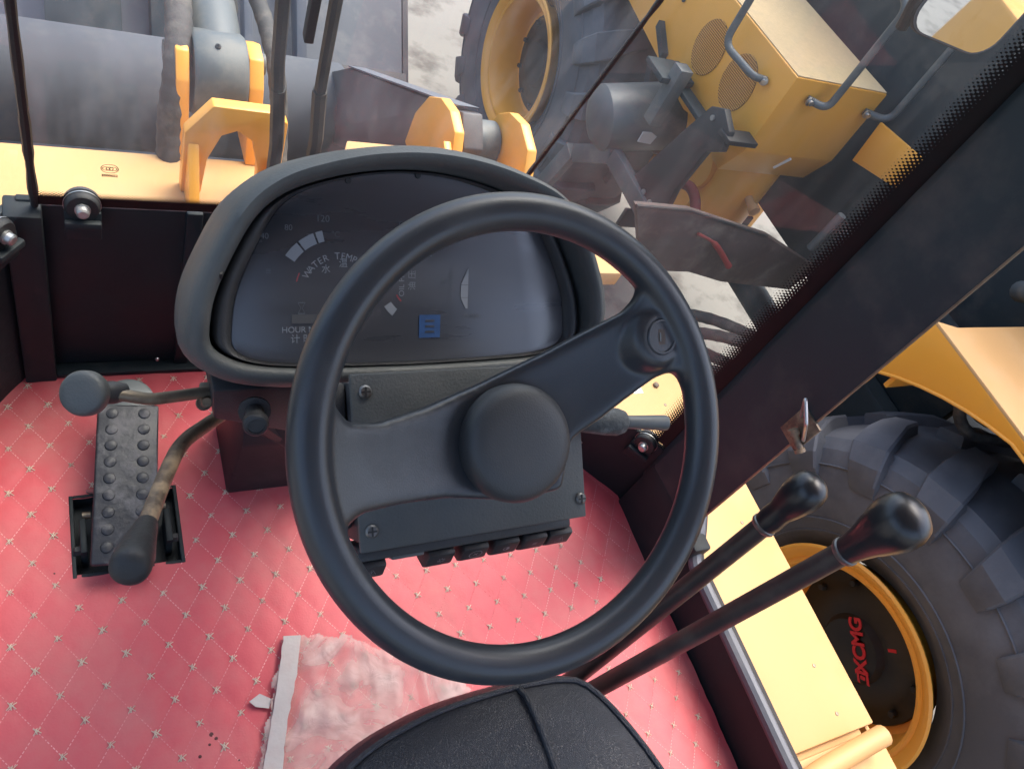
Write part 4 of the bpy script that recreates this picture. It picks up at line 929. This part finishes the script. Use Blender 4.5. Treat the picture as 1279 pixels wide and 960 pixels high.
# tank box with round perforated grilles
TX, TY0, TZ = 2.18, 1.815, .35
side = [(TY0, TZ), (3.05, TZ), (3.05, .02), (2.50, -.04), (2.42, -.055), (2.20, -.075), (2.00, -.03), (1.93, -.09), (1.87, -.095), (TY0, .04)]
tk = obj('tank', prism(side, (TX, 0, 0), Y_, Z_, X_, .475, bev=.007), 'yellow', nb)
obj('tread_plate', box((TX+.006, TY0+.006, TZ+.0005), (TX+.47, 3.04, TZ+.004)), mat('anti_slip_tread', (.64, .45, .23), .7, var=.1, vscale=60, bump=.5, bscale=260, dirt=(.5, .4, .28), dscale=8, damt=.4), tk)  # top of the yellow tank, sky brightness put into the tread colour
def grille(cy_, cz_, ry, rz, rot):
    b = BM(); n = 48; o = Vector((TX-.0015, cy_, cz_)); gr = obj('speaker_grille', lathe([(0, 0), (0, 1), (.0015, 1), (.0025, .97)], (0, 0, 0), (-1, 0, 0), 48), 'charcoal', tk) if False else None
    pts = [(ry*math.cos(2*math.pi*k/n)*math.cos(rot)-rz*math.sin(2*math.pi*k/n)*math.sin(rot), ry*math.cos(2*math.pi*k/n)*math.sin(rot)+rz*math.sin(2*math.pi*k/n)*math.cos(rot)) for k in range(n)]
    gr = obj('round_grille', prism(pts, o, Y_, Z_, -X_, .002), mat('grille_recess', (.10, .055, .018), .7, var=.1), tk, 0)
    bars = BM(); N = 13
    for k in range(-N, N+1):
        for dirn in (0, 1):
            t = k/N*.98; h = math.sqrt(max(0, 1-t*t))*.98
            if dirn == 0: p, q = (t, -h), (t, h)
            else: p, q = (-h, t), (h, t)
            P0 = o+Vector((-.0025, p[0]*ry, p[1]*rz)); P1 = o+Vector((-.0025, q[0]*ry, q[1]*rz))
            add_tube(bars, [P0, P1], .0011, 4)
    g2_ = obj('mesh_bars', bars, 'yellow', gr, 0); g2_['kind'] = 'stuff'
grille(2.255, .165, .088, .105, 0); grille(2.03, .172, .088, .105, 0)
obj('drip_stain', tube([(TX+.25, TY0-.001, .03), (TX+.24, TY0+.03, -.04)], .006, 6), 'white', tk)
obj('sight_bolt', lathe([(0, 0), (0, .012), (.004, .012), (.004, 0)], (TX-.002, 2.52, .20), -X_, 16), 'charcoal', tk)
# handrails bolted to the tank
def rail(pts, bolts, r=.0135):
    h = obj('handrail', tube(fillet_path(pts, .05, 6), r, 12), 'grey_metal', nb)
    for p, n in bolts: obj('bolt', lathe([(0, 0), (0, .016), (.005, .016), (.006, .010), (.016, .010), (.018, 0)], p, n, 12), 'steel', h)
rail([(TX-.008, 1.92, .262), (TX-.06, 1.93, .262), (TX-.10, 2.10, .27), (TX-.10, 2.12, .90), (2.55, 2.14, .92)], [((TX-.02, 1.915, .262), (-.6, -.8, 0))])
rail([(2.285, TY0-.004, .283), (2.345, TY0-.055, .286), (2.345, TY0-.06, .68), (2.30, 2.10, .72), (2.30, 2.4, .72)], [((2.285, TY0-.018, .283), -Y_)])
rail([(2.600, TY0-.004, .272), (2.69, TY0-.055, .278), (2.70, TY0-.05, 1.2), (2.72, TY0+.3, 1.25)], [((2.60, TY0-.018, .272), -Y_)])
obj('grab_bracket', prism([(2.44, -.02), (2.56, .05), (2.56, .08), (2.44, .01)], (TX-.03, 0, 0), Y_, Z_, X_, .03), 'charcoal', nb)
# support post and pin under the tank
pc = atx(912, 248, 2.50); obj('support_post', lathe([(-.52, 0), (-.52, .122), (.0, .122), (.0, 0)], Vector((pc.x, pc.y+.02, .02)), Z_, 28), 'yellow', nb, 40)
obj('post_pin', lathe([(0, 0), (0, .017), (.05, .017), (.05, .024), (.075, .024), (.08, 0)], atx(942, 258, 2.47)+Vector((.0, .05, .0)), (-.1, -1, -.1), 14), 'cream', nb)
# dark bracket, belly plate, hoses and levers of the articulation
obj('step_bracket', prism([(1.80, .12), (1.88, .155), (1.94, .12), (1.99, -.02), (2.10, -.36), (1.82, -.42), (1.86, -.2), (1.84, .0), (1.78, .05)], (2.035, 0, 0), Y_, Z_, X_, .03, bev=.004), 'rubber', nb)
obj('step_bracket_flange', box((2.03, 1.77, .085), (2.17, 1.84, .105), bev=.003), 'rubber', nb)
obj('step_crossbar', box((2.0, 1.985, -.52), (2.72, 2.0, -.425), Matrix.Rotation(0, 4, 'Z'), .003), 'rubber', nb)
for y in (1.93, 1.99): obj('bracket_bolt', lathe([(0, 0), (0, .012), (.006, .012), (.007, 0)], (2.034, y, -.33), -X_, 12), 'steel', nb)
obj('bracket_bolt', lathe([(0, 0), (0, .010), (.006, .010), (.007, 0)], (2.034, 1.90, .10), -X_, 12), 'steel', nb)
bmx = BM(); 
bq = [aty(px, py, 1.57) for px, py in ((795, 258), (862, 264), (960, 296), (1020, 335), (985, 362), (900, 352), (860, 340), (800, 338))]
obj('belly_plate', prism([(p.x, p.z) for p in bq], (0, 1.57, 0), X_, Z_, Y_, .03, bev=.004), 'mud', nb)
obj('belly_plate_lip', tube([aty(795, 257, 1.568), aty(862, 263, 1.568), aty(958, 295, 1.568)], .006, 8), 'rubber', nb)
obj('red_hose', tube(smooth_path([atx(850, 228, 2.2), atx(862, 234, 2.2), atx(868, 248, 2.2), atx(868, 270, 2.2)], 6), .022, 12), 'dull_red', nb)
obj('red_lever', tube(smooth_path([aty(872, 292, 1.555), aty(893, 305, 1.55), aty(910, 332, 1.54)], 6), [.006]*6+[.011]*6+[.014], 12), 'dull_red', nb)
obj('cross_drum', lathe([(-.20, 0), (-.20, .05), (-.185, .10), (-.15, .135), (.15, .14), (.185, .12), (.20, .06), (.20, 0)], (2.13, 2.37, -.25), Vector((1, -.12, .25)), 36), 'grey_metal', nb)
dn = Vector((0, -.97, .1)).normalized(); obj('paper_sticker', prism([(-.038, -.022), (.03, -.026), (.044, .012), (.01, .026), (-.034, .024)], Vector((2.12, 2.37, -.26))+dn*.139, X_, Vector((0, .1, .97)).normalized(), dn, .006), 'white', nb, 0)
ub = BM()
for a, b_ in (((2.02, 2.50, -.55), (2.02, 2.62, -.95)), ((2.02, 2.47, -.54), (2.02, 2.25, -.36)), ((2.02, 2.24, -.36), (2.04, 1.93, -.38))):
    p, q = Vector(a), Vector(b_); d = (q-p).normalized(); sidev = X_; nn = d.cross(sidev); m4 = Matrix((sidev, d, nn)).transposed().to_4x4(); m4.translation = p
    add_box(ub, (-.02, 0, -.04), (.02, (q-p).length, .04), m4, .004)
obj('step_frame', ub, 'grey_metal', nb)
obj('yellow_drum', lathe([(0, 0), (0, .10), (.10, .10), (.10, 0)], (2.36, 2.14, -.28), X_, 28), 'yellow', nb)
obj('step_upright', box((2.04, 2.17, -.15), (2.10, 2.23, .10), Matrix.Rotation(0, 4, 'X'), .004), 'grey_metal', nb)
obj('step_pad', box((2.00, 2.20, .02), (2.16, 2.34, .045), bev=.004), 'charcoal', nb)
obj('step_rail', box((2.10, 1.98, -.005), (2.165, 2.30, .015), Matrix.Translation((0, 0, 0)), .004), 'charcoal', nb)
obj('rear_frame', box((2.72, -2.6, -.85), (3.45, 1.25, -.42), bev=.02), 'charcoal', nb)
obj('front_frame', box((2.70, 2.45, -1.0), (3.40, 4.3, -.15), bev=.02), 'yellow', nb)
obj('drive_shaft', lathe([(0, 0), (0, .07), (1.6, .07), (1.6, 0)], (3.0, 1.2, -.85), Y_, 20), 'charcoal', nb)
obj('rear_axle', lathe([(0, .16), (.8, .12), (.8, 0)], (2.62, .197, -.735), X_, 24), 'charcoal', nb)
obj('front_axle', lathe([(0, .16), (.8, .12), (.8, 0)], (2.62, 3.43, -.715), X_, 24), 'charcoal', nb)
for k, (y0, z0) in enumerate(((1.45, -.60), (1.30, -.55), (1.2, -.66), (1.42, -.76))):
    corrugated([(2.15+.05*k, y0+.25, z0-.12), (2.32, y0+.1, z0), (2.5, y0-.08, z0+.05), (2.8, y0-.12, z0-.06)], .024, 'articulation_hose', nb)
# cab side: dark panels, door frame, yellow sill panel
obj('cab_side', box((2.80, .80, -.42), (2.86, 2.95, 1.8), bev=.01), 'charcoal', nb)
obj('cab_body', box((2.862, .55, -.2), (3.75, 2.93, 2.0), bev=.03), 'charcoal', nb)
obj('sill_panel', prism([(1.485, .175), (1.485, .305), (1.76, .272), (1.745, .105)], (2.650, 0, 0), Y_, Z_, X_, .012, bev=.003), 'yellow', nb)
obj('door_window', prism(rrect(.24, .36, .06), (2.796, 1.12, .80), Y_, Z_, -X_, .004), 'tinted', nb)
obj('door_trim', tube([(2.79, 1.12+a*1.12, .80+b_*1.08) for a, b_ in rrect(.24, .36, .06)]+[(2.79, 1.12+.24*1.12, .80+.30*1.08)], .008, 8), 'grey_metal', nb)
obj('panel_ridge', tube(fillet_path([(2.79, 1.66, .95), (2.79, 1.58, .42), (2.79, 1.36, .35)], .05, 5), .007, 8), 'grey_metal', nb)
obj('grey_rod', tube([atx(1012, 310, 2.45), atx(1052, 269, 2.45)], .016, 12), 'grey_metal', nb)  # upright grey rod standing before the cab side
obj('engine_hood', prism([(-.62, -.42), (.50, -.42), (.50, .255), (.42, .62), (-2.5, .50), (-2.7, -.1), (-2.7, -.42)], (2.72, 0, 0), Y_, Z_, X_, .98, bev=.03), 'yellow', nb)
for k in range(8): obj('hood_louvre', box((2.712, -1.9+.14*k, -.05), (2.722, -1.82+.14*k, .32), bev=.002), 'charcoal', nb)
for x, y, z, r in ((2.664, .66, .50, .016), (2.664, .60, .56, .012)):
    pass
obj('filter_pipe', tube(smooth_path([(2.69, .95, .25), (2.60, .86, .32), (2.58, .70, .34), (2.66, .52, .30)], 6), .035, 14), 'grey_metal', nb)
obj('cab_mount', box((2.45, .82, -.05), (2.70, 1.45, .02), bev=.008), 'charcoal', nb)
